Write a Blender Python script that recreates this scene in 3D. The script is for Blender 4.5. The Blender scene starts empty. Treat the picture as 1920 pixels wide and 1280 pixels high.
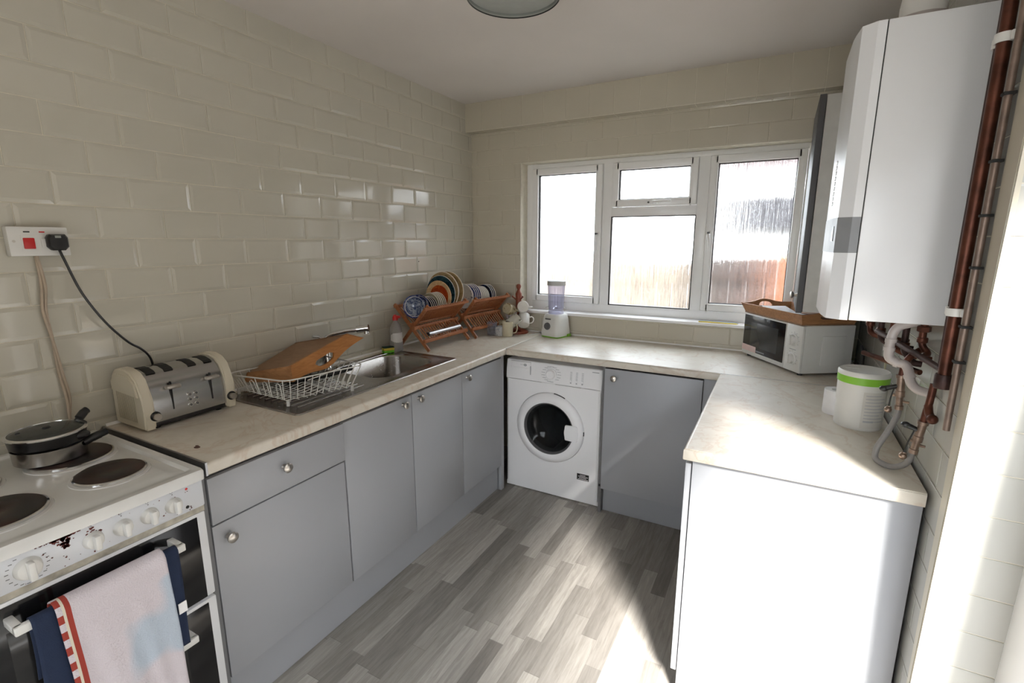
import bpy, bmesh, math, random
from mathutils import Vector, Matrix
random.seed(7)
S = bpy.context.scene
COL = S.collection
PI = math.pi

# ------------------------------------------------------------------ camera
def v3(*a): return Vector(a)
yaw, pitch, roll = -0.4974, -0.2002, 0.0002
fw = v3(math.sin(yaw)*math.cos(pitch), math.cos(yaw)*math.cos(pitch), math.sin(pitch))
rt = v3(math.cos(yaw), -math.sin(yaw), 0)
up = rt.cross(fw)
cam_d = bpy.data.cameras.new('camera')
cam_d.sensor_width = 36.0
cam_d.lens = 920.4454/1920*36
cam_d.clip_start = 0.02
cam_d.clip_end = 200
cam = bpy.data.objects.new('camera', cam_d)
COL.objects.link(cam)
cam.matrix_world = Matrix(((rt.x, up.x, -fw.x, 1.9858), (rt.y, up.y, -fw.y, -3.0651), (rt.z, up.z, -fw.z, 1.5285), (0, 0, 0, 1)))
S.camera = cam

# ------------------------------------------------------------------ light
W = bpy.data.worlds.new('overcast_sky')
S.world = W
W.use_nodes = True
bgn = W.node_tree.nodes['Background']
bgn.inputs[0].default_value = (0.88, 0.94, 1.0, 1)
bgn.inputs[1].default_value = 9.5
sun_d = bpy.data.lights.new('sun', 'SUN')
sun_d.energy = 22.0
sun_d.angle = math.radians(13)
sun_d.color = (1.0, 0.965, 0.91)
sun = bpy.data.objects.new('sun', sun_d)
COL.objects.link(sun)
SUN_EL = math.radians(40)
sd = v3(-0.555*math.cos(SUN_EL), 0.832*math.cos(SUN_EL), -math.sin(SUN_EL))
sun.rotation_euler = sd.to_track_quat('-Z', 'Y').to_euler()
S.view_settings.view_transform = 'Standard'
S.view_settings.look = 'None'
S.view_settings.gamma = 1
S.view_settings.use_curve_mapping = False
S.view_settings.exposure = 0.12
S.cycles.use_denoising = True
S.cycles.max_bounces = 10
S.cycles.diffuse_bounces = 6
S.cycles.transparent_max_bounces = 12
S.cycles.caustics_reflective = False
S.cycles.caustics_refractive = True
S.cycles.sample_clamp_indirect = 12

# ------------------------------------------------------------------ materials
MATS = {}
def nmat(name):
    m = bpy.data.materials.new(name)
    m.use_nodes = True
    nt = m.node_tree
    b = nt.nodes['Principled BSDF']
    MATS[name] = m
    return m, nt, b
def coords(nt, scale=(1, 1, 1)):
    tc = nt.nodes.new('ShaderNodeNewGeometry')
    mp = nt.nodes.new('ShaderNodeMapping')
    mp.inputs['Scale'].default_value = scale
    nt.links.new(tc.outputs['Position'], mp.inputs['Vector'])
    return mp.outputs[0]
def ocoords(nt, scale=(1, 1, 1)):
    tc = nt.nodes.new('ShaderNodeTexCoord')
    mp = nt.nodes.new('ShaderNodeMapping')
    mp.inputs['Scale'].default_value = scale
    nt.links.new(tc.outputs['Object'], mp.inputs['Vector'])
    return mp.outputs[0]
def noise(nt, vec, scale, detail=4, rough=.5, dist=0):
    n = nt.nodes.new('ShaderNodeTexNoise')
    n.inputs['Scale'].default_value = scale
    n.inputs['Detail'].default_value = detail
    n.inputs['Roughness'].default_value = rough
    n.inputs['Distortion'].default_value = dist
    nt.links.new(vec, n.inputs['Vector'])
    return n.outputs[0]
def ramp(nt, fac, stops):
    r = nt.nodes.new('ShaderNodeValToRGB')
    el = r.color_ramp.elements
    while len(el) < len(stops): el.new(0.5)
    for e, (p, c) in zip(el, stops):
        e.position = p
        e.color = (c[0], c[1], c[2], 1)
    nt.links.new(fac, r.inputs[0])
    return r.outputs[0]
def mixc(nt, fac, a, b, mode='MIX'):
    m = nt.nodes.new('ShaderNodeMix')
    m.data_type = 'RGBA'
    m.blend_type = mode
    for s, v in ((0, fac), (6, a), (7, b)):
        if hasattr(v, 'links') or hasattr(v, 'is_output'): nt.links.new(v, m.inputs[s])
        else: m.inputs[s].default_value = v if s == 0 else (v[0], v[1], v[2], 1)
    return m.outputs[2]
def bump(nt, b, h, strength=.2, dist=.002):
    n = nt.nodes.new('ShaderNodeBump')
    n.inputs['Strength'].default_value = strength
    n.inputs['Distance'].default_value = dist
    nt.links.new(h, n.inputs['Height'])
    nt.links.new(n.outputs[0], b.inputs['Normal'])
def math_n(nt, op, a, b=None):
    m = nt.nodes.new('ShaderNodeMath')
    m.operation = op
    for i, v in ((0, a), (1, b)):
        if v is None: continue
        if hasattr(v, 'is_output'): nt.links.new(v, m.inputs[i])
        else: m.inputs[i].default_value = v
    return m.outputs[0]
def simple(name, col, rough=.5, metal=0, var=.04, nscale=30, spec=None, bmp=0, coat=0):
    """a plain surface with a faint procedural mottling"""
    m, nt, b = nmat(name)
    v = ocoords(nt)
    f = noise(nt, v, nscale, 3)
    c = ramp(nt, f, [(0.3, [max(0, x*(1-var)) for x in col]), (0.7, [min(1, x*(1+var)) for x in col])])
    nt.links.new(c, b.inputs['Base Color'])
    b.inputs['Roughness'].default_value = rough
    b.inputs['Metallic'].default_value = metal
    if spec is not None: b.inputs['Specular IOR Level'].default_value = spec
    if coat: b.inputs['Coat Weight'].default_value = coat
    if bmp: bump(nt, b, noise(nt, v, nscale*6, 3), bmp, .001)
    return m

TILE = simple('cream_glazed_tile', (.53, .507, .435), .07, var=.03, nscale=3, spec=.55)
TILEB = simple('cream_tile_satin', (.545, .505, .415), .16, var=.03, nscale=3)
TILEW = simple('white_glazed_tile', (.42, .415, .385), .1, var=.02, nscale=3)
GROUT = simple('pale_grout', (.66, .62, .52), .85, var=.06, nscale=40)
CEIL = simple('ceiling_paint', (.62, .58, .55), .9, var=.03, nscale=2)
PLASTER = simple('plain_plaster', (.6, .57, .52), .9, var=.03, nscale=4)
UPVC = simple('white_upvc', (.86, .855, .85), .3, var=.01, nscale=5)
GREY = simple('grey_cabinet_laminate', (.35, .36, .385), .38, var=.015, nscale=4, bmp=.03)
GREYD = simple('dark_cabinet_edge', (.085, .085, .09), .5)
CARC = simple('cabinet_carcass', (.16, .16, .165), .6)
CABW = simple('white_cabinet_side', (.56, .55, .52), .45)
WHITEM = simple('white_machine_enamel', (.86, .86, .88), .3, var=.01, nscale=3)
WHITE = simple('white_appliance_enamel', (.70, .71, .73), .28, var=.01, nscale=3)
WHITE2 = simple('white_plastic', (.68, .675, .65), .35, var=.01)
HOBW = simple('worn_hob_enamel', (.66, .66, .645), .22, var=.05, nscale=8)
CREAMP = simple('cream_plastic', (.62, .57, .46), .35, var=.01)
BLACK = simple('black_plastic', (.012, .012, .013), .3)
BLACKM = simple('matt_black', (.01, .01, .01), .7)
BLACKG = simple('black_glass', (.006, .006, .007), .12)
DGREY = simple('dark_grey_plastic', (.10, .10, .105), .4)
LGREY = simple('pale_grey_print', (.40, .41, .44), .5)
MGREY = simple('mid_grey_panel', (.22, .225, .24), .4)
RED = simple('red_plastic', (.55, .02, .02), .35)
GREEN = simple('lime_green_plastic', (.22, .50, .04), .4)
YELLOW = simple('yellow_sponge', (.70, .55, .08), .95, bmp=.5, nscale=60)
DGREEN = simple('dark_green_scourer', (.012, .03, .02), .95, bmp=.6, nscale=80)
LGREEN = simple('bright_green_sponge', (.18, .60, .05), .9, bmp=.5, nscale=60)
COPPER = simple('tarnished_copper', (.105, .038, .024), .42, metal=.75, var=.45, nscale=25, bmp=.1)
COPPERD = simple('dark_tarnished_copper', (.045, .022, .019), .5, metal=.5, var=.4, nscale=25)
BRASS = simple('nickel_brass_valve', (.26, .19, .15), .35, metal=.9, var=.3, nscale=40)
CHROME = simple('polished_chrome', (.75, .75, .76), .12, metal=1, var=.02)
NICKEL = simple('brushed_nickel', (.55, .52, .48), .28, metal=1, var=.05)
FOIL = simple('aluminium_foil', (.55, .55, .57), .38, metal=1, var=.05, bmp=.6, nscale=20)
HOSE = simple('grey_braided_hose', (.18, .17, .165), .5, bmp=.4, nscale=90)
WPIPE = simple('white_waste_pipe', (.40, .36, .345), .35, var=.05)
CORDC = simple('pale_cable', (.44, .36, .28), .6, var=.1)
PAPER = simple('white_paper', (.80, .79, .80), .8)
NAVY = simple('navy_cotton', (.012, .022, .055), .95, bmp=.4, nscale=60)
CREAMC = simple('cream_glaze', (.60, .55, .40), .15)
CREAMD = simple('shadowy_cream_glaze', (.46, .41, .29), .2)  # cream darkened so the shade between stacked plates is in the colour
RIMW = simple('white_glazed_rim', (.80, .78, .72), .15)
WCHINA = simple('white_china', (.70, .68, .64), .15)
SHADE = simple('grey_lampshade_fabric', (.22, .235, .225), .9, bmp=.2, nscale=50)
SHADEI = simple('pale_lampshade_lining', (.30, .31, .29), .9)
TANP = simple('tan_plastic', (.30, .14, .05), .5)
STEELP = simple('grey_steel_plate', (.35, .35, .36), .3, metal=.9)
BLUEP = simple('blue_pencil_paint', (.10, .38, .65), .5)
YELP = simple('yellow_pencil_paint', (.75, .55, .05), .5)
BRICKO = simple('orange_brick', (.20, .065, .022), .9, var=.2, nscale=6)
STAINM = simple('burn_mark', (.09, .045, .035), .7)
PINKP = simple('pink_label_paper', (.70, .53, .50), .6)

# brushed stainless steel
def brushed(name, col, rough, sc):
    m, nt, b = nmat(name)
    f = noise(nt, ocoords(nt, sc), 8, 4)
    c = ramp(nt, f, [(0.3, [x*.96 for x in col]), (0.7, col)])
    nt.links.new(c, b.inputs['Base Color'])
    b.inputs['Metallic'].default_value = 1
    r = ramp(nt, f, [(0.3, (rough*.94,)*3), (0.7, (rough*1.06,)*3)])
    nt.links.new(r, b.inputs['Roughness'])
    return m
STEEL = brushed('brushed_steel_toaster', (.46, .45, .44), .24, (30, 2, 30))
SINK = brushed('stainless_sink', (.46, .44, .42), .26, (6, 6, 6))
PANS = brushed('stainless_pan', (.45, .43, .41), .2, (4, 4, 40))

# wood
def wood(name, c1, c2, rough=.45, sc=(3, 3, 3), k=7):
    m, nt, b = nmat(name)
    f = noise(nt, ocoords(nt, sc), k, 6, .6, 1.2)
    c = ramp(nt, f, [(0.3, c1), (0.7, c2)])
    nt.links.new(c, b.inputs['Base Color'])
    b.inputs['Roughness'].default_value = rough
    bump(nt, b, f, .08, .001)
    return m
RACKW = wood('acacia_rack_wood', (.26, .085, .032), (.42, .165, .065), .45, (8, 2, 8))
TRAYW = wood('bamboo_tray_wood', (.30, .115, .030), (.44, .19, .055), .4, (10, 2, 10))
TRAYD = wood('tray_base_board', (.20, .10, .050), (.30, .165, .085), .45, (2, 10, 2))
TRAYW2 = wood('worn_tray_wood', (.28, .125, .05), (.46, .235, .105), .5, (2, 9, 9))
TREEW = wood('dark_red_wood', (.15, .030, .014), (.26, .06, .028), .35, (6, 6, 2))

# worktop: cream marbled laminate
m, nt, b = nmat('marbled_worktop_laminate'); WT = m
v = coords(nt)
f1 = noise(nt, v, 5, 6, .6, .8)
base = ramp(nt, f1, [(0.3, (.54, .49, .41)), (0.55, (.65, .605, .53)), (0.75, (.58, .53, .45))])
f2 = noise(nt, v, 3.2, 5, .55, 2.2)
vein = ramp(nt, f2, [(0.47, (0, 0, 0)), (0.497, (1, 1, 1)), (0.505, (1, 1, 1)), (0.53, (0, 0, 0))])
veinf = math_n(nt, 'MULTIPLY', vein, .32)
nt.links.new(mixc(nt, veinf, base, (.46, .30, .20)), b.inputs['Base Color'])
b.inputs['Roughness'].default_value = .36
b.inputs['Specular IOR Level'].default_value = .7

# vinyl plank floor, planks running towards the window wall
m, nt, b = nmat('grey_vinyl_plank'); FLOORM = m
g = nt.nodes.new('ShaderNodeNewGeometry')
sep = nt.nodes.new('ShaderNodeSeparateXYZ')
nt.links.new(g.outputs['Position'], sep.inputs[0])
u = math_n(nt, 'DIVIDE', sep.outputs[0], .062)
i = math_n(nt, 'FLOOR', u)
wn = nt.nodes.new('ShaderNodeTexWhiteNoise'); wn.noise_dimensions = '1D'
nt.links.new(i, wn.inputs['W'])
vv = math_n(nt, 'ADD', math_n(nt, 'DIVIDE', sep.outputs[1], .52), math_n(nt, 'MULTIPLY', wn.outputs[0], 7.3))
j = math_n(nt, 'FLOOR', vv)
cmb = nt.nodes.new('ShaderNodeCombineXYZ')
nt.links.new(i, cmb.inputs[0]); nt.links.new(j, cmb.inputs[1])
wn2 = nt.nodes.new('ShaderNodeTexWhiteNoise'); wn2.noise_dimensions = '2D'
nt.links.new(cmb.outputs[0], wn2.inputs['Vector'])
tone = ramp(nt, wn2.outputs[0], [(0, (.195, .180, .163)), (.5, (.29, .270, .246)), (1, (.42, .395, .362))])
gr = noise(nt, coords(nt, (26, 2.2, 1)), 3, 8, .65, .6)
grain = ramp(nt, gr, [(.25, (.66, .65, .63)), (.75, (1.2, 1.2, 1.2))])
ctone = mixc(nt, 1.0, tone, grain, 'MULTIPLY')
fu = math_n(nt, 'FRACT', u); fv = math_n(nt, 'FRACT', vv)
e1 = math_n(nt, 'LESS_THAN', fu, .018); e2 = math_n(nt, 'LESS_THAN', fv, .004)
edge = math_n(nt, 'MULTIPLY', math_n(nt, 'MAXIMUM', e1, e2), .35)
nt.links.new(mixc(nt, edge, ctone, (.06, .05, .045)), b.inputs['Base Color'])
b.inputs['Roughness'].default_value = .42
bump(nt, b, gr, .08, .001)

# clear plastic / glass with no caustic noise: mostly transparent, some gloss
def clear(name, col, gloss, tint=(.9, .9, .95), rough=.06):
    m = bpy.data.materials.new(name); m.use_nodes = True
    nt = m.node_tree
    nt.nodes.remove(nt.nodes['Principled BSDF'])
    out = nt.nodes['Material Output']
    t = nt.nodes.new('ShaderNodeBsdfTransparent'); t.inputs[0].default_value = (*tint, 1)
    gl = nt.nodes.new('ShaderNodeBsdfPrincipled')
    gl.inputs['Base Color'].default_value = (*col, 1); gl.inputs['Roughness'].default_value = rough
    fr = nt.nodes.new('ShaderNodeLayerWeight'); fr.inputs[0].default_value = .35
    a = math_n(nt, 'ADD', math_n(nt, 'MULTIPLY', fr.outputs['Facing'], .45), gloss)
    a = math_n(nt, 'MINIMUM', a, 1.0)
    mx = nt.nodes.new('ShaderNodeMixShader')
    nt.links.new(a, mx.inputs[0]); nt.links.new(t.outputs[0], mx.inputs[1]); nt.links.new(gl.outputs[0], mx.inputs[2])
    nt.links.new(mx.outputs[0], out.inputs[0])
    return m
CLEARP = clear('clear_plastic', (.62, .62, .72), .12)
CLEARG = clear('clear_tumbler_glass', (.5, .52, .55), .10)
BOTTLE = clear('soap_bottle_plastic', (.50, .48, .47), .50, (.8, .8, .8))
LIDG = clear('glass_lid', (.08, .09, .09), .35, (.35, .37, .36))
DRUMG = clear('washer_door_glass', (.015, .018, .02), .28, (.50, .52, .52), .03)

# patterned "rain" window glass
m = bpy.data.materials.new('rain_textured_glass'); m.use_nodes = True; RAIN = m
nt = m.node_tree
nt.nodes.remove(nt.nodes['Principled BSDF'])
out = nt.nodes['Material Output']
vec = coords(nt, (1, 1, .055))
h = noise(nt, vec, 110, 5, .65, .5)
bp_ = nt.nodes.new('ShaderNodeBump'); bp_.inputs['Strength'].default_value = 1; bp_.inputs['Distance'].default_value = .0045
nt.links.new(h, bp_.inputs['Height'])
rf = nt.nodes.new('ShaderNodeBsdfRefraction'); rf.inputs['IOR'].default_value = 1.25; rf.inputs['Roughness'].default_value = .08
rf.inputs[0].default_value = (.97, .98, .98, 1)
nt.links.new(bp_.outputs[0], rf.inputs['Normal'])
tr = nt.nodes.new('ShaderNodeBsdfTransparent'); nt.links.new(ramp(nt, h, [(.36, (.62, .62, .63)), (.50, (.97, .98, .98))]), tr.inputs[0])
mx = nt.nodes.new('ShaderNodeMixShader')
fac = ramp(nt, h, [(.3, (.35, .35, .35)), (.7, (.8, .8, .8))])
nt.links.new(fac, mx.inputs[0]); nt.links.new(tr.outputs[0], mx.inputs[1]); nt.links.new(rf.outputs[0], mx.inputs[2])
gs = nt.nodes.new('ShaderNodeBsdfGlossy'); gs.inputs['Roughness'].default_value = .1
nt.links.new(bp_.outputs[0], gs.inputs['Normal'])
mx2 = nt.nodes.new('ShaderNodeMixShader'); mx2.inputs[0].default_value = .04
nt.links.new(mx.outputs[0], mx2.inputs[1]); nt.links.new(gs.outputs[0], mx2.inputs[2])
nt.links.new(mx2.outputs[0], out.inputs[0])

# enamel with rust chips (control panel of the cooker)
m, nt, b = nmat('chipped_enamel'); CHIP = m
v = coords(nt)
n1 = noise(nt, v, 42, 5, .7)
rust = ramp(nt, n1, [(.69, (0, 0, 0)), (.70, (1, 1, 1))])
nt.links.new(mixc(nt, rust, (.62, .64, .68), (.13, .03, .02)), b.inputs['Base Color'])
b.inputs['Roughness'].default_value = .3
RUST = simple('rust_red', (.10, .018, .014), .8, var=.4, nscale=60)

# cast iron hotplate with rusty bloom
m, nt, b = nmat('rusty_hotplate'); PLATEM = m
f = noise(nt, ocoords(nt), 9, 5, .6)
nt.links.new(ramp(nt, f, [(.40, (.010, .008, .008)), (.62, (.040, .013, .008)), (.75, (.07, .02, .01))]), b.inputs['Base Color'])
b.inputs['Roughness'].default_value = .45

# blue transfer pattern on china
def pattern(name, c0, c1, sc=14, lo=.48, hi=.52):
    m, nt, b = nmat(name)
    f = noise(nt, ocoords(nt, (1, 1, 1)), sc, 4, .7, 1.5)
    nt.links.new(ramp(nt, f, [(lo, c0), (hi, c1)]), b.inputs['Base Color'])
    b.inputs['Roughness'].default_value = .12
    return m
BLUEC = pattern('blue_transfer_china', (.03, .045, .19), (.34, .38, .50), 30, .46, .62)
NAVYC = pattern('navy_glaze', (.012, .018, .05), (.03, .045, .10), 20)
BOWLW = pattern('blue_willow_well', (.03, .05, .13), (.30, .34, .42), 34, .44, .60)
TEALC = pattern('dark_teal_glaze', (.012, .035, .05), (.03, .075, .09), 25)
REDC = pattern('orange_red_glaze', (.33, .045, .012), (.45, .10, .02), 20)
PEACHC = pattern('peach_rim_glaze', (.52, .33, .17), (.60, .42, .24), 20)
TANC = pattern('tan_glaze', (.33, .23, .12), (.42, .31, .17), 20)
FLORC = pattern('floral_china', (.60, .60, .60), (.16, .14, .24), 26, .56, .60)
MUGF = pattern('blue_flower_mug_glaze', (.55, .56, .57), (.06, .08, .16), 40, .57, .60)
MUGB = pattern('brown_flower_mug_glaze', (.50, .44, .30), (.20, .13, .06), 30, .54, .60)
MUGG = pattern('grey_line_mug_glaze', (.52, .50, .43), (.10, .09, .08), 18, .60, .63)
MUGP = pattern('pink_grey_mug_glaze', (.42, .37, .39), (.12, .13, .13), 12, .50, .56)

# towels
m, nt, b = nmat('pale_pink_towel'); TOWEL = m
v = ocoords(nt)
f = noise(nt, v, 3.5, 2, .4, .3)
c = ramp(nt, f, [(.60, (.585, .535, .57)), (.63, (.44, .50, .58))])
nt.links.new(c, b.inputs['Base Color']); b.inputs['Roughness'].default_value = 1
bump(nt, b, noise(nt, v, 260, 2), .8, .002)
m, nt, b = nmat('red_stripe_cotton'); REDT = m
b.inputs['Base Color'].default_value = (.32, .045, .03, 1); b.inputs['Roughness'].default_value = 1

# ------------------------------------------------------------------ mesh helpers
def T(x=0, y=0, z=0): return Matrix.Translation((x, y, z))
def RZ(a): return Matrix.Rotation(a, 4, 'Z')
def RX(a): return Matrix.Rotation(a, 4, 'X')
def RY(a): return Matrix.Rotation(a, 4, 'Y')
class B:
    """collects shapes into one mesh"""
    def __init__(s): s.bm = bmesh.new(); s.mi = 0
    def _fin(s, fs):
        for f in fs: f.material_index = s.mi
        return fs
    def box(s, x0, x1, y0, y1, z0, z1, bev=0, M=None, seg=2):
        c = [(x, y, z) for x in (x0, x1) for y in (y0, y1) for z in (z0, z1)]
        vs = [s.bm.verts.new(p) for p in c]
        fs = [s.bm.faces.new([vs[k] for k in q]) for q in ((0, 1, 3, 2), (4, 6, 7, 5), (0, 4, 5, 1), (2, 3, 7, 6), (0, 2, 6, 4), (1, 5, 7, 3))]
        s._fin(fs)
        if bev:
            r = bmesh.ops.bevel(s.bm, geom=list({e for f in fs for e in f.edges}), offset=bev, segments=seg, affect='EDGES', profile=.5)
            s._fin(r['faces'])
            vs = list({v for v in vs if v.is_valid} | {v for f in r['faces'] for v in f.verts})
        if M is not None: bmesh.ops.transform(s.bm, matrix=M, verts=vs)
        return s
    def loops(s, LS, closed=True, cap0=False, cap1=False):
        """skin a list of point loops"""
        R = [[s.bm.verts.new(p) for p in L] for L in LS]
        n = len(R[0])
        fs = []
        for a, c in zip(R, R[1:]):
            for k in range(n if closed else n-1):
                k2 = (k+1) % n
                fs.append(s.bm.faces.new((a[k], a[k2], c[k2], c[k])))
        if cap0: fs.append(s.bm.faces.new(R[0][::-1]))
        if cap1: fs.append(s.bm.faces.new(R[-1]))
        s._fin(fs)
        return s
    def lathe(s, prof, M=None, n=32, cap=True):
        """profile of (r, z) round the local z axis"""
        M = M or Matrix()
        LS = [[M @ v3(max(r, 1e-4)*math.cos(2*PI*k/n), max(r, 1e-4)*math.sin(2*PI*k/n), z) for k in range(n)] for r, z in prof]
        return s.loops(LS, True, cap, cap)
    def cyl(s, a, b_, r, n=20, r2=None):
        return s.tube([a, b_], [r, r if r2 is None else r2], n)
    def tube(s, pts, r=.005, n=10, cap=True, closed=False):
        pts = [Vector(p) for p in pts]
        if not isinstance(r, (list, tuple)): r = [r]*len(pts)
        N = len(pts)
        tan = []
        for k in range(N):
            if closed: d = pts[(k+1) % N]-pts[k-1]
            else: d = pts[min(k+1, N-1)]-pts[max(k-1, 0)]
            tan.append(d.normalized())
        ref = v3(0, 0, 1) if abs(tan[0].z) < .9 else v3(1, 0, 0)
        nrm = (ref-tan[0]*ref.dot(tan[0])).normalized()
        LS = []
        for k in range(N):
            nrm = (nrm-tan[k]*nrm.dot(tan[k])).normalized()
            bn = tan[k].cross(nrm)
            LS.append([pts[k]+nrm*(r[k]*math.cos(2*PI*q/n))+bn*(r[k]*math.sin(2*PI*q/n)) for q in range(n)])
        if closed: return s.loops(LS+[LS[0]])
        return s.loops(LS, True, cap, cap)
    def prism(s, poly, axis, a, b_, bev=0):
        """2-D polygon extruded along an axis from a to b_"""
        def P(p, t):
            if axis == 'y': return (p[0], t, p[1])
            if axis == 'x': return (t, p[0], p[1])
            return (p[0], p[1], t)
        v0 = [s.bm.verts.new(P(p, a)) for p in poly]
        v1 = [s.bm.verts.new(P(p, b_)) for p in poly]
        n = len(poly)
        fs = [s.bm.faces.new((v0[k], v0[(k+1) % n], v1[(k+1) % n], v1[k])) for k in range(n)]
        fs += [s.bm.faces.new(v0[::-1]), s.bm.faces.new(v1)]
        s._fin(fs)
        if bev:
            r = bmesh.ops.bevel(s.bm, geom=list({e for f in fs for e in f.edges}), offset=bev, segments=2, affect='EDGES')
            s._fin(r['faces'])
        return s
    def quad(s, *p):
        s._fin([s.bm.faces.new([s.bm.verts.new(q) for q in p])])
        return s
    def ball(s, c, r, M=None, seg=16):
        R = bmesh.ops.create_uvsphere(s.bm, u_segments=seg, v_segments=seg//2, radius=1)
        MM = T(*c) @ (M or Matrix()) @ (Matrix.Diagonal((*((r,)*3 if isinstance(r, (int, float)) else r), 1)))
        bmesh.ops.transform(s.bm, matrix=MM, verts=R['verts'])
        s._fin({f for v in R['verts'] for f in v.link_faces})
        return s
def rrect(cx, cy, w, h, r, z, k=6, f=None):
    P = []
    for sx, sy, a0 in ((1, 1, 0), (-1, 1, 90), (-1, -1, 180), (1, -1, 270)):
        for q in range(k+1):
            a = math.radians(a0+90*q/k)
            P.append(v3(cx+sx*(w/2-r)+r*math.cos(a), cy+sy*(h/2-r)+r*math.sin(a), z))
    return P
def smooth_path(pts, n=8):
    """Catmull-Rom through points"""
    P = [Vector(p) for p in pts]
    P = [P[0]*2-P[1]]+P+[P[-1]*2-P[-2]]
    o = []
    for k in range(1, len(P)-2):
        for q in range(n):
            t = q/n
            a, b_, c, d = P[k-1:k+3]
            o.append(.5*((2*b_)+(c-a)*t+(2*a-5*b_+4*c-d)*t*t+(3*b_-a-3*c+d)*t**3))
    o.append(P[-2])
    return o

def children_set(o, label, cat, group, kind):
    if label: o['label'] = label
    if cat: o['category'] = cat
    if group: o['group'] = group
    if kind: o['kind'] = kind
def obj(name, b_, mats, parent=None, world=True, smooth=40, label=None, cat=None, group=None, kind=None, mod=None):
    bm = b_.bm
    bmesh.ops.recalc_face_normals(bm, faces=bm.faces)
    if parent is not None and world:
        bm.transform(wm(parent).inverted())
    me = bpy.data.meshes.new(name)
    bm.to_mesh(me); bm.free()
    if not isinstance(mats, (list, tuple)): mats = [mats]
    for m in mats: me.materials.append(m)
    if smooth:
        for p in me.polygons: p.use_smooth = True
        me.set_sharp_from_angle(angle=math.radians(smooth))
    o = bpy.data.objects.new(name, me)
    COL.objects.link(o)
    if parent is not None: o.parent = parent
    children_set(o, label, cat, group, kind)
    if mod: mod(o)
    return o
def wm(o):
    M = o.matrix_basis.copy()
    while o.parent:
        o = o.parent
        M = o.matrix_basis @ M
    return M
def thing(name, label, cat, loc=(0, 0, 0), rz=0, group=None):
    o = bpy.data.objects.new(name, None)
    COL.objects.link(o)
    o.empty_display_size = .1
    o.location = loc; o.rotation_euler = (0, 0, rz)
    children_set(o, label, cat, group, None)
    return o
def dup(root, loc=None, rot=None, scale=None, label=None, group=None):
    r = root.copy(); COL.objects.link(r)
    if loc is not None: r.location = loc
    if rot is not None: r.rotation_euler = rot
    if scale is not None: r.scale = scale
    if label: r['label'] = label
    if group: r['group'] = group
    for ch in list(root.children):
        c = ch.copy(); COL.objects.link(c); c.parent = r
        for g in list(ch.children):
            d = g.copy(); COL.objects.link(d); d.parent = c
    return r
def struct(name, b_, mats, **k):
    return obj(name, b_, mats, kind='structure', **k)

# tiles: u,v in wall plane, cut to rectangles; frustum tiles standing off the grout
def tiles(b_, origin, ud, vd, nd, regions, tw, th, gu, gv, u0, v0, stag=.5, bev=.011, hgt=.0032, side=.0012, jit=.0006, phase=0):
    O, U, V_, N = Vector(origin), Vector(ud), Vector(vd), Vector(nd)
    pu, pv = tw+gu, th+gv
    for (ra, rb, rc, rd_) in regions:
        r0 = math.floor((rc-v0)/pv)-1; r1 = math.ceil((rd_-v0)/pv)+1
        for r in range(r0, r1):
            off = stag*pu if (r+phase) % 2 else 0
            c0 = math.floor((ra-u0)/pu)-2; c1 = math.ceil((rb-u0)/pu)+2
            for c in range(c0, c1):
                a = u0+off+c*pu+gu/2; bb = a+tw
                d = v0+r*pv+gv/2; e = d+th
                A, Bq, D, E_ = max(a, ra), min(bb, rb), max(d, rc), min(e, rd_)
                if Bq-A < .004 or E_-D < .004: continue
                ia = bev if A == a else 0; ib = bev if Bq == bb else 0
                ic = bev if D == d else 0; ie = bev if E_ == e else 0
                if ia+ib >= (Bq-A) or ic+ie >= (E_-D): ia = ib = ic = ie = 0
                base = [(A, D), (Bq, D), (Bq, E_), (A, E_)]
                top = [(A+ia, D+ic), (Bq-ib, D+ic), (Bq-ib, E_-ie), (A+ia, E_-ie)]
                g = [random.uniform(-jit, jit) for _ in range(3)]
                jz = [g[0]+g[1], -g[0]+g[1], -g[0]-g[1], g[0]-g[1]]
                L0 = [O+U*p[0]+V_*p[1]-N*.004 for p in base]
                L1 = [O+U*p[0]+V_*p[1]+N*side for p in base]
                L2 = [O+U*p[0]+V_*p[1]+N*(hgt+z) for p, z in zip(top, jz)]
                b_.loops([L0, L1, L2], True, False, True)

# ------------------------------------------------------------------ room shell
RW = 2.37        # inner face of the right wall
CH = 2.44
YB = -4.3        # wall behind the camera
b = B(); b.box(-.2, RW+.6, YB-.2, .3, -.1, 0)
struct('floor', b, FLOORM, smooth=0)
b = B(); b.box(-.2, RW+.4, YB-.2, .3, CH, CH+.1)
struct('ceiling', b, CEIL, smooth=0)
# left wall
b = B(); b.box(-.25, -.004, YB, .3, 0, CH); b.mi = 1
tiles(b, (-.0036, 0, 0), (0, 1, 0), (0, 0, 1), (1, 0, 0), [(YB, 0, 0, CH)], .1995, .098, .003, .003, -2.3584-8*.2025, 1.338-13*.101, phase=0)
struct('wall_left', b, [GROUT, TILE], smooth=0)
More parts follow.
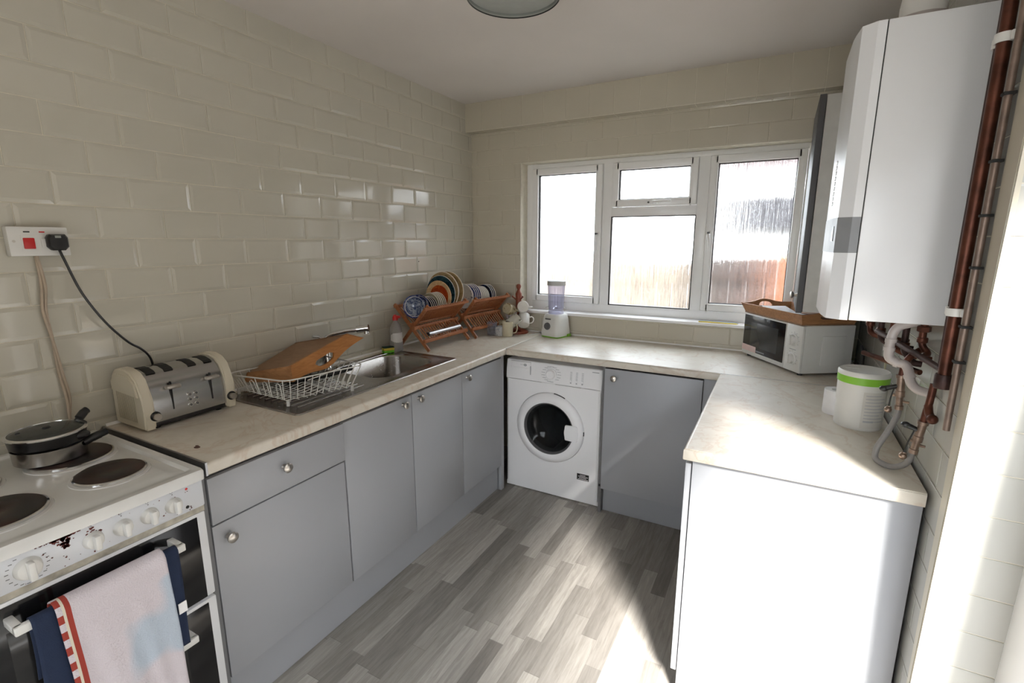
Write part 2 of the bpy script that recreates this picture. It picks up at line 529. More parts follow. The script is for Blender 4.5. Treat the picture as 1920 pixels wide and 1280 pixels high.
# back wall round the window
WX0, WX1, WZ0, WZ1 = .385, 2.085, 1.05, 2.045
b = B()
for q in ((-.25, WX0, 0, CH), (WX1, RW+.25, 0, CH), (WX0, WX1, 0, WZ0), (WX0, WX1, WZ1, CH)):
    b.box(q[0], q[1], .004, .26, q[2], q[3])
b.mi = 1
tiles(b, (0, .0036, 0), (1, 0, 0), (0, 0, 1), (0, -1, 0), [(0, WX0, .85, 2.3), (WX1, RW, .85, 2.3), (WX0, WX1, .85, WZ0), (WX0, WX1, WZ1, 2.3)],
      .1995, .098, .003, .003, .04, 1.338-13*.101, bev=.004, hgt=.0025, side=.0015, jit=.0002)
tiles(b, (WX0-.0036, .0, 0), (0, 1, 0), (0, 0, 1), (1, 0, 0), [(.001, .1, WZ0, WZ1)], .1995, .098, .003, .003, 0, 1.338-13*.101, stag=0, bev=.004, hgt=.002, side=.0015, jit=.0002)
tiles(b, (0, 0, WZ1+.0036), (1, 0, 0), (0, 1, 0), (0, 0, -1), [(WX0, WX1, .001, .1)], .1995, .098, .003, .003, .04, 0, stag=0, bev=.004, hgt=.002, side=.0015, jit=.0002)
struct('wall_back', b, [GROUT, TILEB], smooth=0)
# tiled beam over the window
BZ = 2.262
b = B(); b.box(0, RW, -.073, .01, BZ, CH); b.mi = 1
tiles(b, (0, -.0735, 0), (1, 0, 0), (0, 0, 1), (0, -1, 0), [(0, RW, BZ, CH)], .1475, .196, .003, .003, -.015, BZ, stag=0, bev=.002, hgt=.002, side=.0015, jit=.0002)
tiles(b, (0, 0, BZ+.0005), (1, 0, 0), (0, 1, 0), (0, 0, -1), [(0, RW, -.073, 0)], .1475, .196, .003, .003, -.015, -.073, stag=0, bev=.002, hgt=.002, side=.0015, jit=.0002)
struct('trim_1', b, [GROUT, TILEB], smooth=0)
# right wall: from the window wall to the doorway, slightly out of plumb at the door jamb
YJ0, YJ1 = -1.660, -1.760
def yj(z): return YJ0+(YJ1-YJ0)*z/CH
DOORY = -3.60; HEAD = 1.97; JX = 2.515
b = B()
b.loops([[v3(RW+.004, .3, z), v3(RW+.3, .3, z), v3(RW+.3, yj(z)+.004, z), v3(RW+.004, yj(z)+.004, z)] for z in (0, CH)], True, True, True)
b.box(RW+.004, RW+.3, YB, DOORY, 0, CH)
b.box(RW+.004, RW+.3, DOORY, yj(HEAD)+.01, HEAD, CH)
b.mi = 1
tiles(b, (RW+.0036, 0, 0), (0, 1, 0), (0, 0, 1), (-1, 0, 0), [(-1.66, 0, 0, CH)], .1995, .098, .003, .003, -2.3, 1.338-13*.101, bev=.004, hgt=.002, side=.0015, jit=.0003)
nv = v3(0, yj(1)-yj(0), 1).normalized()
nn = v3(1, 0, 0).cross(nv)
if nn.y > 0: nn = -nn
tiles(b, (0, YJ0+.004, 0), (1, 0, 0), tuple(nv), tuple(nn), [(RW, RW+.3, 0, HEAD)], .1995, .098, .003, .003, RW-.003, 1.338-13*.101, stag=0, bev=.004, hgt=.0022, side=.0015, jit=.0003)
b.mi = 2
b.loops([[v3(RW-.0005, yj(z)-.0005, z), v3(RW-.0005, yj(z)+.008, z), v3(RW+.006, yj(z)+.008, z), v3(RW+.008, yj(z)-.0005, z)] for z in (0, CH)], True, True, True)
struct('wall_right', b, [GROUT, TILEW, TILEB], smooth=0)
b = B(); b.loops([[v3(RW-.002, -1.655, z), v3(RW+.006, -1.655, z), v3(RW+.006, yj(z)+.006, z), v3(RW-.002, yj(z)+.006, z)] for z in (0, CH)], True, True, True)
struct('trim_2', b, TILEB, smooth=0)
RX0, RX1, RZ0, RZ1 = .9, 1.9, .70, 1.75  # unseen rear window, added and sized to lift light on appliance fronts
b = B(); b.box(-.2, RX0, YB-.2, YB, 0, CH); b.box(RX1, RW+.3, YB-.2, YB, 0, CH); b.box(RX0, RX1, YB-.2, YB, 0, RZ0); b.box(RX0, RX1, YB-.2, YB, RZ1, CH)
struct('wall_rear', b, PLASTER, smooth=0)
b = B()
for q in ((RX0, RX0+.05, RZ0, RZ1), (RX1-.05, RX1, RZ0, RZ1), (RX0, RX1, RZ0, RZ0+.05), (RX0, RX1, RZ1-.05, RZ1), ((RX0+RX1)/2-.03, (RX0+RX1)/2+.03, RZ0, RZ1)):
    b.box(q[0], q[1], YB-.12, YB-.06, q[2], q[3])
struct('added_fill_window', b, UPVC, smooth=0)
# door frame beside the camera (open doorway)
b = B()
b.box(JX, JX+.06, yj(1)-.125, yj(0)+.01, 0, HEAD, .004)
b.box(JX, JX+.06, DOORY, DOORY+.05, 0, HEAD, .004)
b.box(JX, JX+.06, DOORY, yj(HEAD), HEAD-.05, HEAD+.03, .004)
b.box(RW, JX+.06, DOORY, yj(0), -.01, .02)
struct('door_1', b, UPVC)
# window
WN = bpy.data.objects.new('window_1', None); COL.objects.link(WN); WN.location = ((WX0+WX1)/2, .13, WZ0); WN['kind'] = 'structure'
FY = .105
b = B()
def fr(x0, x1, z0, z1, y0=FY, y1=FY+.06, bev=.004): b.box(x0, x1, y0, y1, z0, z1, bev)
fr(WX0, .432, WZ0, WZ1); fr(2.058, WX1, WZ0, WZ1)
fr(.43, 2.06, 2.014, WZ1); fr(.43, 2.06, WZ0, 1.118)
fr(.931, .993, 1.112, 2.018); fr(1.510, 1.572, 1.112, 2.018); fr(.99, 1.512, 1.686, 1.744)
obj('window_frame', b, UPVC, WN)
def casement(x0, x1, z0, z1, w=.043, proj=.018):
    b = B()
    y0, y1 = FY-proj, FY+.045
    for q in ((x0, x0+w, z0, z1), (x1-w, x1, z0, z1), (x0+w*.6, x1-w*.6, z1-w, z1), (x0+w*.6, x1-w*.6, z0, z0+w)):
        b.box(q[0], q[1], y0, y1, q[2], q[3], .005)
    o = obj('casement', b, UPVC, WN)
    g = B(); g.box(x0+w-.006, x1-w+.006, FY+.018, FY+.022, z0+w-.006, z1-w+.006)
    obj('pane', g, RAIN, o, smooth=0)
    g = B()
    for q in ((x0+w-.001, x0+w+.004, z0+w, z1-w), (x1-w-.004, x1-w+.001, z0+w, z1-w), (x0+w, x1-w, z1-w-.004, z1-w+.001), (x0+w, x1-w, z0+w-.001, z0+w+.004)):
        g.box(q[0], q[1], FY-.004, FY+.018, q[2], q[3])
    obj('gasket', g, BLACKM, o, smooth=0)
    return o
cL = casement(.434, .929, 1.12, 2.012)
cT = casement(.995, 1.508, 1.746, 2.012)
cR = casement(1.574, 2.056, 1.12, 2.012)
g = B(); g.box(.988, 1.516, FY+.02, FY+.024, 1.11, 1.692)
obj('pane', g, RAIN, WN, smooth=0)
g = B()
for q in ((.992, .997, 1.118, 1.686), (1.506, 1.511, 1.118, 1.686), (.993, 1.51, 1.682, 1.687), (.993, 1.51, 1.117, 1.122)):
    g.box(q[0], q[1], FY, FY+.018, q[2], q[3])
obj('gasket', g, BLACKM, WN, smooth=0)
def whandle(cx, cz, vert, par, s=1):
    b = B()
    if vert:
        b.box(cx-.011, cx+.011, FY-.030, FY-.016, cz-.03, cz+.03, .004)
        b.tube([(cx, FY-.028, cz+.012), (cx, FY-.05, cz+.008), (cx-s*.008, FY-.054, cz-.03), (cx-s*.012, FY-.052, cz-.085)], [.009, .009, .008, .006], 10)
    else:
        b.box(cx-.03, cx+.03, FY-.030, FY-.016, cz-.011, cz+.011, .004)
        b.tube([(cx+.01, FY-.028, cz), (cx+.01, FY-.05, cz), (cx+.05, FY-.054, cz+.002), (cx+.115, FY-.05, cz+.004)], [.009, .009, .007, .005], 10)
    h_ = obj('window_handle', b, UPVC, par, label='white window handle with dark lock button')
    k = B(); 
    if vert: k.cyl((cx, FY-.06, cz+.02), (cx, FY-.03, cz+.02), .006, 10)
    else: k.cyl((cx-.022, FY-.036, cz), (cx-.022, FY-.028, cz), .006, 10)
    obj('lock_button', k, DGREY, h_)
whandle(.910, 1.56, True, cL, -1)
whandle(1.593, 1.56, True, cR, -1)
whandle(1.255, 1.766, False, cT)
# sill board
b = B(); b.box(WX0+.001, WX1-.001, -.022, FY+.01, 1.044, 1.062, .003)
struct('trim_3', b, UPVC)
b = B(); b.prism([(-.004, .908), (.008, .908), (-.004, .918)], 'x', 0, RW)
b.prism([(.0, .908), (.012, .908), (0, .918)], 'y', -2.33, 0)
struct('trim_4', b, UPVC, smooth=0)

# ------------------------------------------------------------------ outdoors behind the window and the door
b = B(); b.box(-14, 16, .26, 18, -.25, -.15); b.box(RW+.3, 16, -14, .26, -.25, -.15); b.box(-14, RW+.3, -14, YB-.2, -.25, -.15)
struct('trim_5', b, simple('pale_paving', (.50, .48, .45), .9, var=.15, nscale=4), smooth=0)
def fence(x0, x1, y, zt, m, label):
    t = thing('fence', label, 'fence', (x0, y, -.15))
    b = B(); x = x0
    while x < x1-.01:
        b.box(x, min(x+.14, x1), y, y+.02, -.15, zt); x += .15
    obj('boards', b, m, t, smooth=0)
    for za in (zt-.2, .2):
        b = B(); b.box(x0, x1, y-.04, y, za, za+.08); obj('fence_rail', b, m, t, smooth=0)
    x = x0
    while x <= x1:
        b = B(); b.box(x-.05, x+.05, y-.06, y+.04, -.15, zt+.05); obj('post', b, m, t, smooth=0); x += 1.8
fence(-3.0, 1.22, 2.0, 1.33, simple('glare_paled_fence_timber', (.42, .35, .29), .9, var=.2), 'timber fence, glare painted pale, seen through the middle window pane')  # same fence as the brown one, glare and sun put into its colour
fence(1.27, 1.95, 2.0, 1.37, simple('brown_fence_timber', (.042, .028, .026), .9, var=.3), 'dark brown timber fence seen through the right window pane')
b = B(); b.box(1.965, 2.40, 1.95, 2.25, -.15, 1.42)
obj('brick_pier', b, BRICKO, smooth=0, label='orange brick pier at the edge of the right window pane', cat='pier')
# unseen, added: upper storey to shade the garden, side screen to cut doorway sky
b = B(); b.box(-4, RW+.3, YB-.2, .3, CH+.1, 5.8)
struct('wall_upper_shade', b, PLASTER, smooth=0)
b = B(); b.box(4.6, 4.7, -14, 4, -.15, 2.9)
struct('wall_sky_screen', b, simple('sky_screen_brown', (.22, .20, .18), .9, var=.3), smooth=0)
t = thing('garden_shed', 'grey flat-roofed shed seen blurred through the right window pane', 'shed', (2.9, 5.6, -.15))
b = B(); b.box(.85, 5.4, 5, 7, -.15, 1.72); obj('wall', b, simple('pale_render', (.26, .26, .27), .9), t, smooth=0)
b = B(); b.box(.75, 5.5, 4.9, 7.1, 1.72, 2.22); obj('roof', b, simple('grey_roof_felt', (.034, .034, .04), .9, var=.3), t, smooth=0)
t = thing('neighbouring_house', 'pale pink brick house blurred beyond the shed roof', 'house', (2, 11, -.15))
b = B(); b.box(-1.2, 9, 10.5, 14, 3.1, 7.0); obj('upper_wall', b, simple('pink_brick', (.055, .038, .040), .9, var=.1), t, smooth=0)
b = B(); b.box(-1.2, 9, 10.7, 14, -.15, 3.1); obj('lower_wall', b, simple('white_render', (.8, .8, .8), .9), t, smooth=0)

# ------------------------------------------------------------------ base cabinets
def knob(par, p, d, s=1, name='knob'):
    """mushroom knob at p sticking out along unit vector d"""
    q = Vector(d).to_track_quat('Z', 'Y').to_matrix().to_4x4()
    b = B()
    b.lathe([(.009, 0), (.0085, .002), (.006, .006), (.006, .012), (.0135, .016), (.0165, .020), (.0165, .025), (.012, .0285), (0, .0295)], T(*p) @ q @ Matrix.Scale(s, 4), 24)
    return obj(name, b, NICKEL, par)
DT, DB, DF = .853, .172, .577
def door_l(par, y0, y1, z0, z1, ky, kz, name='door'):
    b = B(); b.box(DF-.018, DF, y0+.0022, y1-.0022, z0, z1, .0012)
    d = obj(name, b, GREY, par)
    knob(d, (DF, ky, kz), (1, 0, 0))
    return d
def carc_l(par, y0, y1, top=.868):
    b = B()
    b.box(.03, DF-.02, y0, y0+.016, .172, top); b.box(.03, DF-.02, y1-.016, y1, .172, top)
    b.box(.03, DF-.02, y0, y1, .172, .186); b.box(.03, .045, y0, y1, .172, top); b.box(DF-.05, DF-.021, y0, y1, top-.02, top)
    obj('carcass', b, CARC, par, smooth=0)
t = thing('base_cabinet', 'grey base cabinet with one drawer over a single door, next to the cooker', 'cabinet', (.3, -2.08, 0))
carc_l(t, -2.336, -1.822)
b = B(); b.box(DF-.012, DF+.006, -2.333, -1.824, .706, DT, .0012)
d = obj('drawer', b, GREY, t); knob(d, (DF+.006, -2.085, .79), (1, 0, 0))
door_l(t, -2.335, -1.823, DB, .698, -2.288, .648)
b = B(); b.box(.03, DF-.0, -2.352, -2.337, 0, .868); obj('end_panel', b, CARC, t, smooth=0)
t = thing('base_cabinet', 'grey double-door base cabinet under the sink', 'cabinet', (.3, -1.42, 0))
carc_l(t, -1.821, -1.02, .70)
door_l(t, -1.821, -1.420, DB, DT, -1.478, .825); door_l(t, -1.419, -1.019, DB, DT, -1.372, .825)
t = thing('base_cabinet', 'narrow grey single-door base cabinet left of the washing machine', 'cabinet', (.3, -.8, 0))
carc_l(t, -1.018, -.60)
door_l(t, -1.018, -.605, DB, DT, -.972, .825)
b = B(); b.box(.535, .553, -.603, -.56, 0, .868); b.box(.548, DF-.004, -.603, -.57, .0, .868); obj('filler_panel', b, GREY, t)
b = B(); b.box(.525, .543, -2.336, -.575, 0, .1705, .001)
obj('plinth', b, GREY, smooth=0, label='long grey plinth board under the sink-side cabinets', cat='plinth')
# back run
t = thing('base_cabinet', 'shaded grey base cabinet right of the washing machine', 'cabinet', (1.45, -.3, 0))
b = B(); b.box(1.186, 1.202, -.555, -.02, 0, .868); b.box(1.70, 1.716, -.555, -.02, .16, .868); b.box(1.186, 1.716, -.555, -.02, .16, .176); b.box(1.186, 1.716, -.04, -.02, .16, .868)
obj('carcass', b, CARC, t, smooth=0)
b = B(); b.box(1.204, 1.702, -.576, -.558, .160, .861, .0012); d = obj('door', b, GREY, t); knob(d, (1.258, -.576, .815), (0, -1, 0))
b = B(); b.box(1.706, 1.80, -.565, -.55, .0, .868); obj('filler_panel', b, GREY, t)
b = B(); b.box(1.203, 1.80, -.52, -.502, 0, .158, .001)
obj('plinth', b, GREY, smooth=0, label='short grey plinth board under the shaded cabinet by the window', cat='plinth')
# right run with the sunlit end panel
t = thing('base_cabinet', 'grey end cabinet whose broad side panel catches the sunlight', 'cabinet', (2.08, -1.1, 0))
b = B(); b.box(1.803, 2.362, -1.562, -1.544, 0, .871, .001); obj('end_panel', b, GREY, t)
b = B(); b.box(1.81, 2.34, -1.543, -.60, .15, .868); obj('carcass', b, CARC, t, smooth=0)
for y0, y1, ky in ((-1.555, -1.08, -1.13), (-1.077, -.605, -.66)):
    b = B(); b.box(1.782, 1.800, y0, y1, .10, .855, .0012); d = obj('door', b, GREY, t); knob(d, (1.782, ky, .80), (-1, 0, 0))
b = B(); b.box(1.83, 1.848, -1.54, -.60, 0, .148); obj('plinth_board', b, GREY, t, smooth=0)

# ------------------------------------------------------------------ worktops
ZT = .91
def wprof(front, back, sgn=1, t=.038, r=.011):
    """section with rounded front edge; front > back when sgn=1"""
    P = [(back, ZT-t), (back, ZT)]
    for q in range(5):
        a = PI/2*(1-q/4); P.append((front-sgn*r+sgn*r*math.cos(a), ZT-r+r*math.sin(a)))
    for q in range(5):
        a = -PI/2*q/4; P.append((front-sgn*.005+sgn*.005*math.cos(a), ZT-t+.005+.005*math.sin(a)))
    return P
SY0, SY1 = -1.47, -.985   # hole for the bowl
b = B()
b.prism(wprof(.600, .004), 'y', -2.335, SY0); b.prism(wprof(.600, .004), 'y', SY1, -.004)
b.prism(wprof(.600, .455), 'y', SY0, SY1); b.box(.004, .085, SY0, SY1, ZT-.038, ZT)
b.mi = 1; b.box(.002, .600, -2.341, -2.335, ZT-.038, ZT+.002)
b.mi = 2
b.ball((.460, -2.284, ZT), (.011, .008, .0006)); b.ball((.450, -2.278, ZT), (.008, .004, .0006))
obj('worktop', b, [WT, STEELP, STAINM], smooth=30, label='cream marbled worktop holding the sink, toaster and dish racks', cat='worktop')
b = B(); b.prism(wprof(-.588, -.004, -1), 'x', .602, 2.362)
b.mi = 1; b.box(.600, .602, -.588, -.004, ZT-.037, ZT+.001)
obj('worktop', b, [WT, STEELP], smooth=30, label='cream marbled worktop under the window with blender and microwave', cat='worktop')
b = B()
b.prism(wprof(1.775, 2.362, -1), 'y', -1.575, -.590)
b.box(1.776, 2.362, -1.578, -1.575, ZT-.036, ZT-.003, .001)
b.mi = 1; b.box(1.78, 2.362, -.590, -.588, ZT-.037, ZT+.0012)
obj('worktop', b, [WT, STEELP], smooth=30, label='cream marbled worktop under the boiler, its front end bright with sun', cat='worktop')

# ------------------------------------------------------------------ sink and tap
t = thing('kitchen_sink', 'stainless steel sink with drainer set in the cream worktop', 'sink', (.27, -1.45, ZT))
b = B()
DX, DY0, DY1 = .275, -1.955, -.94
cy = (DY0+DY1)/2
HX, HY, HW, HH = .268, -1.232, .325, .43
k = 8
outer = rrect(DX, cy, .45, DY1-DY0, .02, ZT+.001, k)
o2 = rrect(DX, cy, .445, DY1-DY0-.005, .02, ZT+.0045, k)
o3 = rrect(DX, cy, .425, DY1-DY0-.025, .018, ZT+.0045, k)
o4 = rrect(DX, cy, .415, DY1-DY0-.035, .018, ZT+.0018, k)
h0 = rrect(HX, HY, HW, HH, .085, ZT+.0018, k)
h1 = rrect(HX, HY, HW-.012, HH-.012, .082, ZT-.006, k)
h2 = rrect(HX, HY, HW-.025, HH-.025, .078, ZT-.10, k)
h3 = rrect(HX, HY, HW-.045, HH-.045, .07, ZT-.142, k)
h4 = rrect(HX, HY, HW-.10, HH-.10, .055, ZT-.155, k)
h5 = rrect(HX, HY, .07, .07, .034, ZT-.160, k)
b.loops([outer, o2, o3, o4, h0, h1, h2, h3, h4, h5], True, False, True)
for q in range(9):
    x = .115+q*.038
    b.tube([(x, -1.89, ZT+.0022), (x, -1.55, ZT+.0012)], .0035, 8)
b.tube(smooth_path([(.10, -1.50, ZT+.001), (.085, -1.2, ZT+.0015), (.09, -1.0, ZT+.0015), (.2, -.985, ZT+.001), (.40, -.985, ZT+.001)], 6), .003, 8)
obj('basin', b, SINK, t, smooth=35)
b = B(); b.lathe([(.036, 0), (.036, .003), (.028, .004), (.026, 0), (0, 0)], T(HX, HY, ZT-.160), 28); b.cyl((HX, HY, ZT-.158), (HX, HY, ZT-.150), .02, 20)
obj('drain', b, CHROME, t)
t = thing('mixer_tap', 'chrome mixer tap with long level spout behind the sink', 'tap', (.052, -1.425, ZT))
b = B(); b.lathe([(.026, 0), (.026, .006), (.021, .012), (.021, .13), (.019, .15), (0, .152)], T(.052, -1.425, ZT), 24)
obj('tap_body', b, CHROME, t)
b = B(); b.tube(smooth_path([(.052, -1.425, 1.03), (.056, -1.423, 1.062), (.082, -1.410, 1.084), (.14, -1.375, 1.100), (.192, -1.345, 1.109)], 5), .0135, 16)
obj('spout', b, CHROME, t)
b = B(); d = v3(.84, .52, .12).normalized(); p = v3(.188, -1.347, 1.1085)
b.cyl(p, p+d*.058, .0175, 20); b.cyl(p+d*.045, p+d*.045-v3(0, 0, .026), .012, 16)
obj('spout_head', b, CHROME, t)
b = B(); b.tube([(.052, -1.43, 1.05), (.035, -1.45, 1.075), (.028, -1.48, 1.08)], [.008, .007, .006], 10)
obj('lever', b, CHROME, t)

# ------------------------------------------------------------------ wire dish drainer
t = thing('wire_dish_drainer', 'white wire dish drainer standing on the sink drainer', 'dish drainer', (.27, -1.72, ZT))
c = [(.06, -1.90), (.385, -1.905), (.455, -1.635), (.10, -1.55)]       # base corners
zb, zr = .936, 1.000
def lift(p, o=.03):
    cx_, cy_ = .25, -1.75
    d = Vector((p[0]-cx_, p[1]-cy_)); d = d/d.length
    return (p[0]+d.x*o, p[1]+d.y*o)
r_ = [lift(p, -.005) for p in c]
r_ = [(.035, -1.925), (.345, -1.875), (.415, -1.535), (.09, -1.50)]
def lerp(a, b_, t_): return tuple(a[i]+(b_[i]-a[i])*t_ for i in range(len(a)))
b = B()
rim = []
for k_ in range(4):
    a, q = r_[k_], r_[(k_+1) % 4]
    for t_ in (.08, .3, .5, .7, .92): rim.append((*lerp(a, q, t_), zr))
b.tube(smooth_path(rim+[rim[0]], 3), .0030, 8)
obj('rim', b, WHITE2, t)
b = B()
for k_ in range(13):                                             # base wires running away from the cooker
    t_ = (k_+.5)/13
    a = (*lerp(c[0], c[1], t_), zb); q = (*lerp(c[3], c[2], t_), zb)
    mid = lerp(a, q, .55)
    b.tube([a, lerp(a, q, .35), (mid[0], mid[1], zb+.012), lerp(a, q, .68), lerp(a, q, .80), (*lerp(a, q, .86)[:2], zb+.018), lerp(a, q, .93), q], .0018, 6)
for t_ in (.04, .16, .28, .40, .52, .64, .76, .88, .98):
    b.tube([(*lerp(c[0], c[3], t_), zb-.003), (*lerp(c[1], c[2], t_), zb-.003)], .002, 6)
obj('base_wires', b, WHITE2, t)
b = B()
for k_ in range(4):
    n_ = (9, 11, 9, 11)[k_]
    for q in range(n_):
        t_ = (q+.5)/n_
        a = (*lerp(c[k_], c[(k_+1) % 4], t_), zb); e = (*lerp(r_[k_], r_[(k_+1) % 4], t_), zr)
        if k_ == 0 and q % 2: 
            e2 = lerp(a, e, .75); b.tube([a, e2, (e2[0]+.012, e2[1], e2[2]+.006), (e2[0]+.024, e2[1], e2[2]), (a[0]+.026, a[1], a[2])], .0018, 6)
        else: b.tube([a, e], .0018, 6)
obj('side_wires', b, WHITE2, t)
for p in c:
    b = B(); p = lerp(p, (.25, -1.75), .04); b.cyl((p[0], p[1], ZT+.003), (p[0], p[1], zb), .0065, 12)
    obj('foot', b, WHITE2, t)

# wooden tray turned over and leaning in the drainer
t = thing('wooden_tray', 'orange-brown wooden tray leaning upside down in the wire drainer', 'tray', (.2, -1.7, .96))
F1, T2, T1, L1 = v3(.305, -1.818, 1.044), v3(.300, -1.509, 1.124), v3(.042, -1.583, 1.071), v3(.034, -1.83, .984)
nb = (T2-F1).cross(L1-F1).normalized()
if nb.z < 0: nb = -nb
b = B(); th = .006
b.loops([[p-nb*th for p in (F1, T2, T1, L1)], [F1, T2, T1, L1]], True, True, True)
obj('base_board', b, TRAYD, t, smooth=0)
F2, R2 = v3(.322, -1.828, .982), v3(.335, -1.448, 1.098)
def endpanel(A, Bp, C_, D_, hump, inn, hole=True):
    """curved end panel between top edge A-B and lower edge D..C with a hump and a slot"""
    b = B(); n_ = 28
    top = [A.lerp(Bp, k_/n_) for k_ in range(n_+1)]
    down = (D_-A).normalized()
    low = []
    for k_ in range(n_+1):
        s_ = k_/n_
        p = D_.lerp(C_, s_)
        low.append(p+down*(hump*math.exp(-((s_-.46)/.2)**2)))
    W_ = inn
    HS, HE, VC, VH = .34, .60, .60, .20
    def ring(k_, f): return top[k_].lerp(low[k_], f)
    for side in (0, 1):
        pass
    grid = []
    for k_ in range(n_+1):
        s_ = k_/n_
        if hole and HS <= s_ <= HE:
            u_ = (s_-(HS+HE)/2)/((HE-HS)/2)
            hh = VH*math.sqrt(max(0, 1-u_**6))
        else: hh = 0
        grid.append((0, VC-hh, VC+hh, 1))
    bm = b.bm
    vsA = [[bm.verts.new(ring(k_, f)) for f in grid[k_]] for k_ in range(n_+1)]
    vsB = [[bm.verts.new(ring(k_, f)+W_) for f in grid[k_]] for k_ in range(n_+1)]
    for k_ in range(n_):
        for V_ in (vsA, vsB):
            for j_ in (0, 2):
                bm.faces.new((V_[k_][j_], V_[k_+1][j_], V_[k_+1][j_+1], V_[k_][j_+1]))
            if grid[k_][1] == grid[k_][2] and grid[k_+1][1] == grid[k_+1][2]: pass
        for j_ in (0, 3):
            bm.faces.new((vsA[k_][j_], vsA[k_+1][j_], vsB[k_+1][j_], vsB[k_][j_]))
        if grid[k_][1] != grid[k_][2] or grid[k_+1][1] != grid[k_+1][2]:
            for j_ in (1, 2):
                bm.faces.new((vsA[k_][j_], vsA[k_+1][j_], vsB[k_+1][j_], vsB[k_][j_]))
    for k_ in (0, n_):
        for j_ in (0, 2):
            bm.faces.new((vsA[k_][j_], vsA[k_][j_+1], vsB[k_][j_+1], vsB[k_][j_]))
    bmesh.ops.remove_doubles(bm, verts=bm.verts, dist=1e-5)
    return b
obj('handled_end', endpanel(F1, T2, R2, F2, .030, v3(-.010, .001, 0)), TRAYW, t, smooth=30)
L2, Tb = v3(.028, -1.842, .945), v3(.028, -1.50, 1.035)
b = B(); off = v3(0, .010, 0)
b.loops([[F1, F2, L2, L1], [p+off for p in (F1, F2, L2, L1)]], True, True, True)
obj('side_panel', b, TRAYW2, t, smooth=0)
b = B(); b.loops([[T2, R2, Tb, T1], [p-off for p in (T2, R2, Tb, T1)]], True, True, True)
obj('side_panel', b, TRAYW2, t, smooth=0)
obj('handled_end', endpanel(L1, T1, Tb, L2, .02, v3(.010, 0, 0)), TRAYW, t, smooth=30)
# cutlery poking out under the tray
b = B(); b.cyl((.27, -1.72, .955), (.325, -1.60, .985), .0055, 12); b.ball((.325, -1.60, .985), .010)
obj('whisk_handle', b, CHROME, label='shiny metal utensil handle poking out under the leaning tray', cat='utensil')
b = B(); b.tube([(.22, -1.78, .955), (.30, -1.62, .965), (.335, -1.53, .975)], [.012, .014, .012], 12)
obj('knife_handle', b, BLACK, label='black utensil handle lying in the wire drainer', cat='utensil')

# ------------------------------------------------------------------ washing-up bottle and sponge
t = thing('soap_bottle', 'clear washing-up bottle with red cap beside the sink', 'bottle', (.075, -.945, ZT))
b = B()
P = [(.042, 0), (.045, .006), (.045, .05), (.040, .085), (.042, .12), (.034, .15), (.015, .172), (.012, .182)]
b.loops([[v3(.075+r*.72*math.cos(a), -.945+r*math.sin(a), ZT+z) for a in [2*PI*q/24 for q in range(24)]] for r, z in P], True, True, True)
obj('bottle_body', b, BOTTLE, t)
b = B(); b.lathe([(.0155, .18), (.0155, .198), (.011, .205), (.007, .212), (0, .213)], T(.075, -.945, ZT), 20); b.box(.072, .108, -.953, -.937, ZT+.194, ZT+.208, .002)
obj('cap', b, RED, t)
b = B()
for q, (z0, z1) in enumerate(((.045, .11),)):
    b.loops([[v3(.075+(.0312*math.cos(a))+.0008, -.945+.0435*math.sin(a)*(1 if z_ < .09 else .93), ZT+z_) for a in [math.radians(-95+130*s_/10) for s_ in range(11)]] for z_ in (z0, z1)], False)
obj('label', b, PAPER, t, smooth=0)
t = thing('sponge', 'yellow and green sponge with dark scourer on the sink rim', 'sponge', (.075, -1.015, ZT+.005), math.radians(62))
b = B(); b.box(-.030, .030, -.021, .021, 0, .014, .004); obj('green_layer', b, LGREEN, t, world=False)
b = B(); b.box(-.030, .030, -.021, .021, .014, .028, .002); obj('yellow_layer', b, YELLOW, t, world=False)
b = B(); b.box(-.030, .030, -.021, .021, .028, .034, .002); obj('scourer', b, DGREEN, t, world=False)

